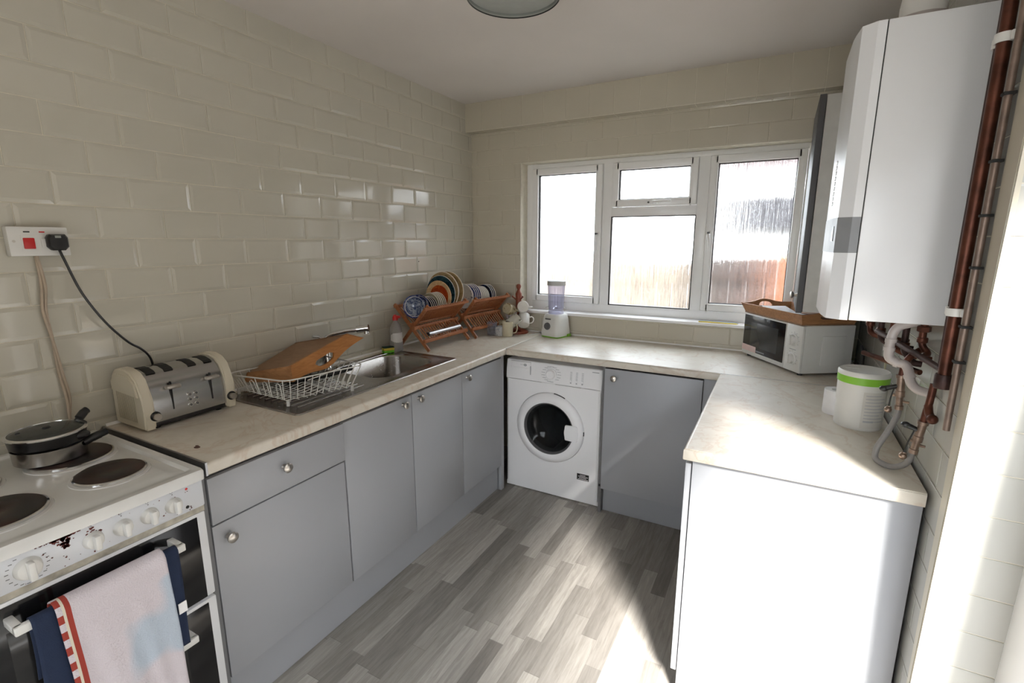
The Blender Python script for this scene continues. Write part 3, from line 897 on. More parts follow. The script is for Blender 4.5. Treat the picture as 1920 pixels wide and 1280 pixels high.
# ------------------------------------------------------------------ dish racks
def dish_rack(L, label, loc, rz):
    t = thing('dish_rack', label, 'dish rack', loc, rz)
    # local: x away from the wall, y along, z up; section points
    bt, ft, cr, ff, bf = (.015, .262), (.250, .265), (.135, .157), (.258, .0075), (.026, .0075)
    def bar(b, p, q, y, w=.020, h=.012):
        d = Vector((q[0]-p[0], q[1]-p[1])).normalized(); n_ = Vector((-d.y, d.x))*w/2
        b.prism([(p[0]+n_.x, p[1]+n_.y), (q[0]+n_.x, q[1]+n_.y), (q[0]-n_.x, q[1]-n_.y), (p[0]-n_.x, p[1]-n_.y)], 'y', y, y+h, .0015)
    for y, s_ in ((0, 1), (L-.014, -1)):
        b = B(); bar(b, bt, ff, y); obj('leg', b, RACKW, t, False)
        b = B(); bar(b, ft, bf, y+s_*.014); obj('leg', b, RACKW, t, False)
    def rail(p, nm='rail', e=0, w=.016):
        b = B(); b.box(p[0]-w/2, p[0]+w/2, -.006-e, L+.006+e, p[1]-w/2, p[1]+w/2, .003)
        obj(nm, b, RACKW, t, False)
    rail((bt[0]+.010, bt[1]-.012)); rail((ft[0]-.006, ft[1]-.018)); rail((cr[0]+.022, cr[1]-.024), w=.022); rail((.232, .063), w=.020)
    rail((cr[0], cr[1]-.004), w=.014)
    def tier(p, q, n_, nm, ext=.0, rr_=.0032):
        b = B()
        P0 = Vector(p); Q0 = Vector(q); d = (Q0-P0).normalized()
        for k_ in range(n_):
            y = .03+(L-.06)*k_/(n_-1)
            a_, e_ = P0, Q0+d*ext
            b.tube([(a_.x, y, a_.y), (e_.x, y, e_.y)], rr_, 6)
        obj(nm, b, RACKW, t, False)
    n_ = int(L/.0195)
    tier(cr, (ft[0]-.006, ft[1]-.018), n_, 'front_slats', .016)
    tier(cr, (bt[0]+.010, bt[1]-.012), n_, 'back_slats', .012)
    tier((cr[0]+.020, cr[1]-.012), (.232, .063), n_-4, 'cup_slats', 0, .0040)
    return t
R1 = dish_rack(.425, 'folding wooden dish rack nearer the sink, holding large plates and foil', (.010, -.895, ZT), 0)
R2_ = dish_rack(.385, 'folding wooden dish rack in the corner by the mug tree', (.035, -.400, ZT), math.radians(-7))
b = B(); b.cyl((.219, -.83, 1.002), (.219, -.515, 1.002), .0135, 20)
b.mi = 1; b.cyl((.219, -.838, 1.002), (.219, -.83, 1.002), .0115, 16)
obj('foil_roll', b, [FOIL, BLACKM], label='silver foil roll lying on the lower tier of the dish rack', cat='foil roll')

def plate(name, r, m_rim, m_in, depth=.012, label='', cat='plate', foot=.55, edge=None):
    """plate with its axis along local y, face towards -y"""
    t = thing(name, label, cat)
    b = B()
    M = RX(PI/2)
    prof = [(0, -.002-depth), (r*foot*.9, -.002-depth), (r*foot, -depth-.004), (r*foot, -depth), (r*.70, -depth*.75), (r, .0), (r, .003), (r*.985, .004), (r*.72, .004-depth*.75)]
    b.lathe(prof, M, 40, False)
    o = obj('plate_body', b, m_rim, t, False)
    b = B()
    b.lathe([(r*.72, .004-depth*.75), (r*.60, .002-depth), (r*.3, .0015-depth), (0, .0015-depth)], M, 40, False)
    obj('plate_well', b, m_in, t, False)
    b = B(); b.tube([(r*math.cos(2*PI*q/48), .0, r*math.sin(2*PI*q/48)) for q in range(48)], .0021, 6, closed=True)
    obj('rim_edge', b, edge or RIMW, t, False)
    return t
HALF = math.radians(48.4)
ORD = ['nearest the sink', 'second from the sink', 'third from the sink', 'fourth from the sink', 'fifth from the sink']
def rest(r): return r/math.sin(HALF)
def put(proto, r, y, rack, first, tilt=0, label=None, group=None, yaw=0):
    """set a plate in the V of a rack; y is along the rack"""
    M = wm(rack)
    p = M @ v3(.135, y, .160+rest(r)+.002)
    o = proto if first else dup(proto)
    o.location = p; o.rotation_euler = (tilt, 0, rack.rotation_euler.z+yaw)
    if label: o['label'] = label
    if group: o['group'] = group
    return o
def bowl(r, m1, m2, label, cat='bowl'):
    t = thing('china_bowl', label, cat)
    b = B(); M = RX(PI/2)
    b.lathe([(0, -.030), (r*.45, -.030), (r*.47, -.026), (r*.72, -.018), (r*.9, -.005), (r, .004), (r*.985, .006), (r*.88, -.003)], M, 40, False)
    obj('bowl_body', b, m1, t, False)
    b = B(); b.lathe([(r*.88, -.003), (r*.70, -.015), (r*.45, -.023), (0, -.024)], M, 40, False)
    obj('bowl_well', b, m2, t, False)
    b = B(); b.lathe([(r*.90, -.0065), (r*.885, -.002), (r*.84, -.005), (r*.86, -.0095)], M, 40, False)
    obj('white_band', b, WCHINA, t, False)
    return t
b1 = bowl(.067, BLUEC, BOWLW, 'blue and white china bowl at the sink end of the rack')
put(b1, .067, .018+.02, R1, True, tilt=-.12, yaw=.35)
put(b1, .067, .075, R1, False, tilt=-.10, label='second blue and white china bowl, just behind the first', yaw=.3)
p = plate('side_plate', .058, NAVYC, BLUEC, label='x')
G = 'small dark blue plates in the nearer rack'
for k_ in range(4):
    put(p, .058, .125+.0175*k_, R1, k_ == 0, label=ORD[k_]+' of the four small dark blue plates behind the blue bowls', group=G)
p = plate('side_plate', .066, CREAMD, WCHINA, label='x')
for k_ in range(5):
    put(p, .066, .187+.0175*k_, R1, k_ == 0, label=ORD[k_]+' of the five small cream plates in front of the orange-red plate', group='small cream plates in the nearer rack')
p = plate('dinner_plate', .095, PEACHC, REDC, edge=PEACHC, label='orange-red plate with a broad peach rim in the nearer dish rack')
put(p, .095, .272, R1, True)
p = plate('dinner_plate', .108, TEALC, TEALC, label='large dark teal plate behind the orange-red one')
put(p, .108, .295, R1, True)
p = plate('dinner_plate', .117, TANC, WCHINA, label='large tan-backed plate directly behind the teal one')
put(p, .117, .318, R1, True)
put(p, .117, .372, R1, False, label='large tan-backed plate, the furthest of the big ones')
p = plate('dinner_plate', .080, FLORC, FLORC, label='white plate with red and blue flowers between the two racks')
put(p, .080, .028, R2_, True)
p = plate('dinner_plate', .078, BLUEC, NAVYC, label='x')
for k_ in range(4):
    put(p, .078, .058+.018*k_, R2_, k_ == 0, label=ORD[k_]+' of the four blue plates behind the flowered plate', group='blue plates in the corner rack')
p = plate('side_plate', .068, WCHINA, WCHINA, label='x')
for k_ in range(5):
    put(p, .068, .140+.018*k_, R2_, k_ == 0, label=ORD[k_]+' of the five white plates in the corner rack', group='white plates in the corner rack')
p = plate('side_plate', .072, NAVYC, NAVYC, label='x')
for k_ in range(3):
    put(p, .072, .240+.018*k_, R2_, k_ == 0, label=ORD[k_]+' of three dark navy plates at the far rack end', group='navy plates in the corner rack')

# ------------------------------------------------------------------ mugs
def mug(name, r, h, m1, label, loc, rot=(0, 0, 0), cat='mug', taper=1.0, hm=None, handle=True, mi=None):
    t = thing(name, label, cat, loc); t.rotation_euler = rot
    b = B()
    b.lathe([(0, 0), (r*taper*.92, 0), (r*taper, .004), (r, h*.7), (r, h), (r-.003, h), (r-.0035, h*.7), (r*taper-.004, .006), (0, .005)], None, 32, False)
    obj('mug_body', b, m1, t, False)
    if handle:
        b = B()
        P = [(r-.002, 0, h*.80), (r+.014, 0, h*.84), (r+.026, 0, h*.70), (r+.027, 0, h*.48), (r+.018, 0, h*.26), (r-.002, 0, h*.20)]
        b.tube(smooth_path(P, 5), .0042, 8)
        obj('mug_handle', b, hm or m1, t, False)
    return t
mug('mug', .036, .100, CREAMC, 'tall plain cream mug standing on the worktop corner', (.418, -.238, ZT), (0, 0, .45))
t = mug('tumbler', .034, .092, CLEARG, 'clear glass tumbler standing left of the cream mug', (.312, -.262, ZT), cat='glass', handle=False)
mug('mug', .034, .062, MUGF, 'short white mug with dark blue flowers beside the cream mug', (.357, -.240, ZT), (0, 0, 2.2))
mug('mug', .038, .090, MUGB, 'beige mug with brown pattern behind the flowered mug', (.352, -.170, ZT), (0, 0, 2.0))
# mug tree
TX, TY = .425, -.095
t = thing('mug_tree', 'dark red turned wood mug tree by the window corner', 'mug tree', (TX, TY, ZT))
b = B(); b.lathe([(0, 0), (.066, 0), (.068, .006), (.066, .016), (.055, .021), (.014, .022), (0, .022)], T(TX, TY, ZT), 36)
obj('base', b, TREEW, t)
b = B(); b.lathe([(.013, .02), (.013, .05), (.018, .06), (.013, .07), (.013, .13), (.019, .15), (.020, .20), (.019, .245), (.022, .270), (.016, .284), (.009, .300), (.015, .312), (.017, .324), (.011, .336), (0, .338)], T(TX, TY, ZT), 24)
obj('stem', b, TREEW, t)
pegs = []
for z, a in ((.245, -20), (.245, 200), (.245, 90), (.16, -50), (.16, 190), (.16, 70)):
    a = math.radians(a); d = v3(math.cos(a), math.sin(a), .9).normalized()
    p = v3(TX, TY, ZT+z-.03); b = B(); b.tube([p, p+d*.055], [.0045, .0055], 8); b.ball(p+d*.055, .0065)
    obj('peg', b, TREEW, t)
    pegs.append(p+d*.06)
def hang(label, m1, x, y, z, rz, tilt, r=.036, h=.082):
    """a mug hung by its handle: axis tipped towards the viewer, base showing"""
    o = mug('mug', r, h, m1, label, (x, y, z))
    M = RZ(rz) @ RX(tilt)
    o.rotation_euler = M.to_euler()
    return o
hang('white mug hung on the right of the mug tree, its base facing out', WCHINA, TX+.066, TY-.062, 1.105, math.radians(30), math.radians(-105), .039, .080)
hang('beige mug with brown flowers hung high on the left of the mug tree', MUGB, TX-.052, TY-.075, 1.088, math.radians(-10), math.radians(-112), .039, .085)
hang('white mug hung low on the right of the mug tree, handle showing', WCHINA, TX+.066, TY-.052, .975, math.radians(25), math.radians(-42), .039, .082)
hang('pink and grey mug hung low on the left of the mug tree', MUGP, TX-.070, TY-.040, 1.010, math.radians(-60), math.radians(-70), .036, .078)
hang('off-white mug with thin dark lines hung low at the front of the tree', MUGG, TX-.005, TY-.125, .985, math.radians(-20), math.radians(-62), .036, .08)

# ------------------------------------------------------------------ blender
t = thing('blender', 'white blender with clear jug and grey dial on the worktop by the window', 'blender', (.700, -.085, ZT), math.radians(-14))
b = B()
LS = []
for z, w, d_, r in ((.008, .142, .150, .022), (.03, .145, .155, .025), (.118, .132, .140, .028), (.145, .122, .130, .03), (.153, .105, .112, .03)):
    LS.append(rrect(0, 0, w, d_, r, z, 5))
b.loops(LS, True, True, True)
obj('base', b, WHITE2, t, False)
b = B()
b.loops([rrect(0, 0, .138, .146, .02, 0, 5), rrect(0, 0, .144, .152, .022, .008, 5)], True, True, True)
b.box(.055, .078, .03, .07, .0, .018, .004)
obj('foot_ring', b, GREEN, t, False)
b = B(); b.lathe([(.0, 0), (.024, 0), (.024, .010), (.020, .016), (0, .016)], T(-.012, -.070, .075) @ RX(PI/2), 28)
obj('dial', b, DGREY, t, False)
b = B(); b.box(-.032, .012, -.0745, -.0690, .118, .127, .001)
obj('badge', b, DGREY, t, False)
b = B(); b.lathe([(.047, .153), (.045, .160), (.050, .185), (.058, .345), (.056, .345), (.048, .188), (.0, .182)], None, 32, False)
for q in range(6):
    a = q*PI/3+.3; b.tube([(.048*math.cos(a), .048*math.sin(a), .188), (.0555*math.cos(a), .0555*math.sin(a), .338)], .0018, 6)
obj('jug', b, CLEARP, t, False)
b = B(); b.lathe([(.050, .150), (.052, .156), (.050, .172), (.0, .170)], None, 32)
obj('jug_collar', b, CLEARP, t, False)
b = B(); b.lathe([(0, .372), (.052, .372), (.0605, .366), (.0605, .340), (.052, .338), (.0, .342)], None, 32, False)
obj('lid', b, simple('grey_white_lid', (.50, .50, .49), .4), t, False)
b = B(); b.lathe([(.014, .183), (.010, .200), (0, .202)], None, 12)
for q in range(4): b.box(-.004, .022, -.003, .003, .202, .204, 0, RZ(q*PI/2+.4) @ RY(-.35))
obj('blade', b, CHROME, t, False)
b = B(); b.tube(smooth_path([(.665, -.025, .935), (.61, -.035, .9145), (.57, -.05, .9145), (.55, -.015, .9145), (.60, -.012, .9145), (.565, -.09, .9145), (.53, -.16, .9145)], 8), .003, 8)
obj('power_cord', b, WHITE2, t)
for nm, m_, y_, lb in (('pencil', BLUEP, .012, 'blue pencil lying on the window sill'), ('pencil', YELP, -.004, 'yellow pencil lying on the window sill in front of the blue one')):
    b = B(); b.cyl((1.585, y_, 1.0655), (1.79, y_+.004, 1.0655), .0038, 6); b.cyl((1.79, y_+.004, 1.0655), (1.80, y_+.0042, 1.0655), .0036, 6, .0008)
    obj(nm, b, m_, label=lb, cat='pencil')

# ------------------------------------------------------------------ washing machine
MX0, MX1, MF, MH = .562, 1.170, -.512, .830
t = thing('washing_machine', 'white front-loading washing machine under the worktop', 'washing machine', ((MX0+MX1)/2, -.25, 0))
b = B(); b.box(MX0, MX0+.012, MF+.02, -.02, .008, MH, .003); b.box(MX1-.012, MX1, MF+.02, -.02, .008, MH, .003)
b.box(MX0, MX1, MF+.02, -.02, MH-.012, MH, .003); b.box(MX0+.01, MX1-.01, MF+.03, -.02, .01, .03); b.box(MX0+.01, MX1-.01, -.03, -.02, .01, MH-.01)
obj('body', b, WHITEM, t)
# front panel with a slightly forward tilted control fascia
CXM, CZM = (MX0+MX1)/2-.010, .437
b = B(); bm = b.bm
n_ = 48; r0 = .2185
ringv = [bm.verts.new((CXM+r0*math.cos(2*PI*q/n_), MF, CZM+r0*math.sin(2*PI*q/n_))) for q in range(n_)]
ringb = [bm.verts.new((CXM+r0*math.cos(2*PI*q/n_), MF+.019, CZM+r0*math.sin(2*PI*q/n_))) for q in range(n_)]
def sq(q, x0, x1, z0, z1):
    a = 2*PI*q/n_; dx, dz = math.cos(a), math.sin(a)
    k1 = ((x1-CXM)/dx if dx > 1e-9 else (x0-CXM)/dx if dx < -1e-9 else 1e9)
    k2 = ((z1-CZM)/dz if dz > 1e-9 else (z0-CZM)/dz if dz < -1e-9 else 1e9)
    k_ = min(k1, k2); return (CXM+dx*k_, MF, CZM+dz*k_)
outv = [bm.verts.new(sq(q, MX0+.014, MX1-.018, .01, .710)) for q in range(n_)]
for q in range(n_):
    q2 = (q+1) % n_
    bm.faces.new((outv[q], outv[q2], ringv[q2], ringv[q])); bm.faces.new((ringv[q], ringv[q2], ringb[q2], ringb[q]))
for x_, z_ in ((MX0+.014, .01), (MX1-.018, .01), (MX0+.014, .710), (MX1-.018, .710)):
    near = sorted(outv, key=lambda v: (v.co.x-x_)**2+(v.co.z-z_)**2)[:2]
    bm.faces.new((near[0], near[1], bm.verts.new((x_, MF, z_))))
b.prism([(MX0+.0142, MF), (MX0+.004, MF+.004), (MX0, MF+.016), (MX0, MF+.03), (MX0+.0142, MF+.03)], 'z', .008, .710)
b.prism([(MX1-.0182, MF), (MX1-.006, MF+.006), (MX1, MF+.022), (MX1, MF+.03), (MX1-.0182, MF+.03)], 'z', .008, .710)
b.box(MX0, MX1, MF+.003, MF+.021, .005, .03)
bmx = None
obj('front_panel', b, WHITEM, t, smooth=20)
b = B(); b.prism([(MF-.002, .712), (MF-.004, .722), (MF+.010, MH-.004), (MF+.018, MH), (MF+.03, MH), (MF+.03, .712)], 'x', MX0, MX1, .002)
obj('control_fascia', b, WHITEM, t)
def fy(z): return MF-.004+.014*(z-.722)/(MH-.726)
# detergent drawer
b = B(); b.box(MX0+.030, MX0+.165, fy(.80)-.006, fy(.80)+.008, .785, .822, .002); b.box(MX0+.030, MX0+.165, fy(.77)-.001, fy(.77)+.006, .748, .783, .001)
d = obj('detergent_drawer', b, WHITEM, t)
b = B(); b.box(MX0+.095, MX0+.128, fy(.80)-.0065, fy(.80)-.0055, .8025, .8045); b.lathe([(.008, 0), (.008, .001), (0, .001)], T(MX0+.128, fy(.8)-.0055, .8035) @ RX(PI/2) @ Matrix.Diagonal((1.4, 1, 1, 1)), 16); b.box(MX0+.1625, MX0+.1660, fy(.77)-.0065, fy(.77)+.001, .748, .80)
obj('maker_mark', b, LGREY, d, smooth=0)
# programme dial
b = B(); b.lathe([(.033, 0), (.033, .004), (.027, .008), (.026, .024), (.022, .028), (0, .028)], T(CXM+.005, fy(.77)+.001, .768) @ RX(PI/2), 32)
d = obj('programme_dial', b, WHITEM, t)
b = B(); b.lathe([(.0335, 0), (.0335, .0015), (.031, .0015)], T(CXM+.005, fy(.77)-.0, .768) @ RX(PI/2), 32, False)
obj('dial_ring', b, LGREY, d)
b = B()
for q in range(16):
    a = math.radians(-40+q*360/17)
    x_, z_ = CXM+.005+.052*math.cos(a), .768+.044*math.sin(a)
    b.box(x_-.012, x_+.010, fy(z_)-.0018, fy(z_)+.004, z_-.0012, z_+.0008)
for x_, n2 in ((.985, 6), (1.02, 6), (1.055, 8)):
    for q in range(n2):
        z_ = .795-.0082*q
        b.box(x_-.006, x_+.006, fy(z_)-.0018, fy(z_)+.004, z_-.001, z_+.001)
for x_ in (.985, 1.02, 1.055):
    b.box(x_-.004, x_+.004, fy(.733)-.0018, fy(.733)+.004, .730, .736)
b.box(1.11, 1.15, fy(.81)-.0014, fy(.81)+.004, .8085, .8125)
obj('printed_marks', b, LGREY, t, smooth=0)
b = B()
for x_ in (.985, 1.02, 1.055): b.lathe([(.006, 0), (.006, .003), (0, .003)], T(x_, fy(.742)-.001, .744) @ RX(PI/2), 14)
obj('button', b, WHITEM, t)
# door
b = B(); M = T(CXM, MF+.0, CZM) @ RX(PI/2)
b.lathe([(.216, -.012), (.216, .006), (.210, .016), (.190, .026), (.168, .028), (.155, .022), (.148, .004), (.148, -.010)], M, 64, False)
dr = obj('door', b, WHITEM, t)
b = B(); b.lathe([(.160, .0245), (.155, .0235), (.146, .004), (.132, -.010), (.150, -.012)], M, 64, False)
obj('door_seal', b, DGREY, dr)
b = B(); b.lathe([(.148, .010), (.128, -.012), (.100, -.036), (.0, -.048)], M, 48, False)
obj('door_glass', b, DRUMG, dr)
b = B(); b.prism([(CXM+.112, CZM-.046), (CXM+.185, CZM-.048), (CXM+.191, CZM+.0), (CXM+.185, CZM+.048), (CXM+.112, CZM+.046), (CXM+.105, CZM)], 'y', MF-.034, MF-.020)
bmesh.ops.bevel(b.bm, geom=b.bm.edges[:], offset=.003, segments=2, affect='EDGES')
obj('door_handle', b, WHITEM, dr)
b = B(); b.box(CXM+.210, CXM+.219, MF-.007, MF+.001, CZM-.012, CZM+.012, .001)
obj('latch', b, BLACKM, dr)
b = B()
b.tube([(CXM+.2175*math.cos(a), MF-.001, CZM+.2175*math.sin(a)) for a in [math.radians(64+q*2.4) for q in range(9)]], .003, 6)
obj('door_shadow_gap', b, BLACKM, dr)
b = B()
for q in range(3):
    a = q*2*PI/3+.5
    b.tube([(CXM+.19*math.cos(a), MF+.06, CZM+.19*math.sin(a)), (CXM+.19*math.cos(a), MF+.26, CZM+.19*math.sin(a))], .018, 10)
b.lathe([(.205, .0), (.205, .25), (0, .25)], T(CXM, MF+.03, CZM) @ RX(-PI/2), 48, False)
obj('drum', b, simple('drum_steel', (.14, .14, .15), .35, metal=1), t)
b = B(); LB = (1.038, 1.112, .148, .187)
b.box(LB[0], LB[1], MF-.0008, MF+.002, LB[2], LB[3])
lb = obj('rating_label', b, BLACK, t, smooth=0)
b = B()
for q, (w0, w1) in enumerate(((.25, .75), (.12, .88), (.20, .80), (.08, .92))):
    z_ = LB[3]-.008-q*.0085; x_ = LB[0]+(LB[1]-LB[0])*w0
    while x_ < LB[0]+(LB[1]-LB[0])*w1-.003:
        w_ = random.uniform(.003, .008); b.box(x_, x_+w_, MF-.0012, MF-.0007, z_-.002, z_+.002); x_ += w_+.0015
obj('label_print', b, PAPER, lb, smooth=0)
for x_ in (MX0+.05, MX1-.05):
    b = B(); b.cyl((x_, -.45, 0), (x_, -.45, .02), .018, 14); obj('foot', b, BLACK, t)

# ------------------------------------------------------------------ microwave, rotated on the back worktop
ang = math.atan2(.565, .825)        # depth axis direction
t = thing('microwave_oven', 'white microwave oven with black glass door on the worktop by the window', 'microwave', (2.103, -.478, ZT))
# local frame: x = depth (into wall), y = along the front going left-away
ex = v3(.825, .565, 0).normalized(); ey = v3(-.565, .825, 0).normalized()
t.rotation_euler = (0, 0, math.atan2(ex.y, ex.x))
MWL, MWD, Z0, Z1 = .475, .262, .012, .240
b = B(); b.box(.012, MWD, 0, MWL, Z0, Z1, .006)
b.box(.10, .22, -.003, .004, .05, .19, .003)
obj('case', b, WHITE2, t, False)
b = B(); b.box(.0, .015, .118, MWL, Z0+.002, Z1-.002, .004)
dr = obj('door', b, WHITE2, t, False)
b = B(); b.box(-.0015, .004, .122, MWL-.006, Z0+.024, Z1-.010, .001)
obj('door_glass', b, BLACKG, dr, False)
b = B(); b.box(-.0022, .002, .175, MWL-.07, Z0+.055, Z1-.045, .001)
obj('door_window', b, simple('microwave_mesh_window', (.035, .037, .038), .18), dr, False)
b = B(); b.box(-.0025, .002, .345, .470, Z0+.024, Z0+.055, 0)
obj('sticker', b, PINKP, dr, False)
b = B(); x_ = .27
while x_ < .335: b.box(-.0025, .002, x_, x_+.006, Z0+.032, Z0+.039); x_ += .008
obj('maker_name', b, MGREY, dr, False)
b = B(); b.box(.0, .015, .0, .116, Z0+.002, Z1-.002, .004)
cp = obj('control_panel', b, WHITE2, t, False)
for z_ in (.075, .165):
    b = B(); M = T(.0, .058, z_) @ RY(-PI/2)
    b.lathe([(.030, 0), (.030, .003), (.025, .006), (.023, .018), (.0, .019)], M, 32); b.box(-.024, -.012, .054, .062, z_-.022, z_+.022, .002)
    obj('control_knob', b, WHITE2, cp, False)
b = B()
for z_ in (.075, .165):
    for q in range(9):
        a = math.radians(-30+q*30); y_ = .058+.037*math.cos(a); zz = z_+.037*math.sin(a); b.box(-.0006, .002, y_-.003, y_+.003, zz-.0008, zz+.0008)
b.box(-.0006, .002, .035, .08, .118, .121)
obj('printed_marks', b, MGREY, cp, False)
for px, py in ((.03, .03), (.03, MWL-.03), (MWD-.03, .03), (MWD-.03, MWL-.03)):
    b = B(); b.cyl((px, py, 0), (px, py, Z0+.002), .012, 12); obj('foot', b, BLACK, t, False)
# power lead behind it
b = B(); b.tube(smooth_path([(2.355, -.385, 1.03), (2.338, -.42, 1.07), (2.345, -.45, 1.02), (2.34, -.47, .95), (2.33, -.44, .9165)], 6), .006, 8)
obj('power_lead', b, BLACK, label='black power lead hanging at the wall behind the microwave', cat='cable')

# tray on the microwave
t = thing('wooden_tray', 'wooden tray with cut-out handles lying on top of the microwave', 'tray', (2.103, -.478, ZT+Z1))
t.rotation_euler = (0, 0, math.atan2(ex.y, ex.x))
TL, TD = .495, .300; x0_, y0_ = -.022, -.008
b = B(); b.box(x0_+.018, x0_+TD-.018, y0_+.018, y0_+TL-.018, .0005, .007)
obj('base_board', b, TRAYD, t, False, smooth=0)
def slope(a, c_, e, f, nm='side_panel'):
    b = B(); b.loops([a, c_], True, True, True); obj(nm, b, TRAYW2, t, False, smooth=0)
H_ = .052
for s_, xx in ((-1, x0_), (1, x0_+TD)):
    i_ = xx-s_*.022   # foot line further in
    th_ = -s_*.009
    slope([v3(i_, y0_+.02, 0), v3(xx, y0_, H_), v3(xx, y0_+TL, H_), v3(i_, y0_+TL-.02, 0)], [v3(i_+th_, y0_+.02, 0), v3(xx+th_, y0_, H_), v3(xx+th_, y0_+TL, H_), v3(i_+th_, y0_+TL-.02, 0)], 0, 0)
for s_, yy in ((-1, y0_), (1, y0_+TL)):
    i_ = yy-s_*.022
    A, Bq = v3(x0_+.022, i_, 0), v3(x0_+TD-.022, i_, 0)
    D_, C_ = v3(x0_, yy, H_), v3(x0_+TD, yy, H_)
    # endpanel wants the straight edge first, curved edge second
    obj('handled_end', endpanel(A, Bq, C_, D_, .022, v3(0, -s_*.009, 0)), TRAYW2, t, False, smooth=30)
t = thing('paper_sheet', 'folded white paper lying in the tray on the microwave', 'paper', (2.103, -.478, ZT+Z1+.008))
t.rotation_euler = (0, 0, math.atan2(ex.y, ex.x))
b = B(); b.loops([[v3(.03, .14, 0), v3(.20, .16, .002), v3(.19, .33, .006), v3(.025, .31, .018)], [v3(.03, .14, .002), v3(.20, .16, .004), v3(.19, .33, .008), v3(.025, .31, .020)]], True, True, True)
b.loops([[v3(.03, .31, .018), v3(.19, .33, .008), v3(.18, .40, .030), v3(.04, .39, .034)], [v3(.03, .31, .020), v3(.19, .33, .010), v3(.18, .40, .032), v3(.04, .39, .036)]], True, True, True)
obj('sheet', b, PAPER, t, False, smooth=0)

# ------------------------------------------------------------------ plastic tub and paper roll
t = thing('plastic_tub', 'white plastic tub with lime green lid band, by the wall pipes', 'tub', (2.262, -1.085, ZT))
b = B(); b.lathe([(.066, 0), (.069, .005), (.070, .06), (.072, .165), (.072, .174), (.069, .174), (.067, .006), (0, .005)], T(2.266, -1.085, ZT), 48, False)
obj('tub_body', b, WHITE2, t)
b = B(); b.lathe([(.0722, .155), (.0742, .156), (.0745, .180), (.0722, .182)], T(2.266, -1.085, ZT), 48, False)
obj('lid_band', b, GREEN, t)
b = B(); b.lathe([(.0745, .180), (.0745, .190), (.071, .196), (.066, .192), (0, .191)], T(2.266, -1.085, ZT), 48, False)
b.box(2.215, 2.255, -1.085+.02, -1.085+.026, ZT+.191, ZT+.194)
obj('lid', b, WHITE2, t)
b = B()
b.loops([[v3(2.266+.0722*math.cos(a), -1.085+.0722*math.sin(a), ZT+z_) for a in [math.radians(-92+62*s_/12) for s_ in range(13)]] for z_ in (.012, .135)], False)
lb = obj('label', b, simple('tub_label', (.60, .585, .55), .6), t, smooth=0)
b = B()
for q in range(9):
    z_ = ZT+.122-q*.011
    b.loops([[v3(2.266+.0727*math.cos(a), -1.085+.0727*math.sin(a), z2) for a in [math.radians(-86+(50 if q % 3 else 38)*s_/10) for s_ in range(11)]] for z2 in (z_, z_+.0025)], False)
b.loops([[v3(2.266+.0728*math.cos(a), -1.085+.0728*math.sin(a), z2) for a in [math.radians(-86+24*s_/10) for s_ in range(11)]] for z2 in (ZT+.032, ZT+.038)], False)
obj('label_print', b, LGREY, lb, smooth=0)
b = B(); b.lathe([(.02, 0), (.042, 0), (.043, .003), (.043, .085), (.042, .088), (.02, .088)], T(2.212, -.978, ZT), 32, False)
b.lathe([(.02, 0), (.02, .088)], T(2.212, -.978, ZT), 24, False)
obj('paper_roll', b, PAPER, label='white paper roll half hidden behind the plastic tub', cat='paper roll')

# ------------------------------------------------------------------ wall cabinet
t = thing('wall_cabinet', 'white wall cabinet with a grey door between window and boiler', 'cabinet', (2.2, -.25, 1.217))
b = B(); b.box(2.088, RW-.004, -.50, -.004, 1.217, 2.130, .001)
obj('carcass', b, CABW, t)
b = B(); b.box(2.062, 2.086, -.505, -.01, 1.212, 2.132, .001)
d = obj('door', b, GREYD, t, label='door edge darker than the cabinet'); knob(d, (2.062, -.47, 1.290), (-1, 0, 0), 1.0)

# ------------------------------------------------------------------ boiler
BY0, BY1, BZ0, BZ1 = -1.485, -1.075, 1.322, 2.052
t = thing('gas_boiler', 'white wall-mounted gas boiler with grey control band', 'boiler', (2.25, -1.28, BZ0))
b = B(); b.box(2.158, RW-.006, BY0, BY1, BZ0, BZ1, .002)
obj('casing', b, WHITE, t)
# front cover: faceted plan, curving in towards the front
pl = [(2.1555, BY0), (2.137, BY0), (2.107, BY0+.022), (2.100, BY0+.085), (2.098, BY0+.12), (2.098, BY1-.12), (2.100, BY1-.085), (2.107, BY1-.022), (2.137, BY1), (2.1555, BY1)]
def cover(z0, z1, grow=0.0, top=0, bot=0):
    b = B()
    c0 = (2.1555, (BY0+BY1)/2)
    def sh(f, z): return [v3(c0[0]+(x-c0[0])*f, c0[1]+(y-c0[1]), z) for x, y in pl]
    LS = []
    if bot: LS += [sh(.72, z0)]
    LS += [sh(1+grow, z0+bot), sh(1+grow, z1-top)]
    if top: LS += [sh(.72, z1)]
    b.loops(LS, True, True, True)
    return b
obj('front_cover', cover(BZ0, 1.500, 0, 0, .0), WHITE, t, smooth=0)
obj('front_cover', cover(1.592, BZ1, 0, .0), WHITE, t, smooth=0)
cb = obj('control_band', cover(1.500, 1.592, .02), MGREY, t, smooth=0)
b = B(); b.loops([[v3(x, y, z) for x, y, z in ((2.1035+o_, -1.435, 1.53), (2.1012+o_, -1.415, 1.53), (2.1012+o_, -1.415, 1.57), (2.1035+o_, -1.435, 1.57))] for o_ in (0, -.002)], True, True, True)
obj('display', b, BLACK, cb)
b = B()
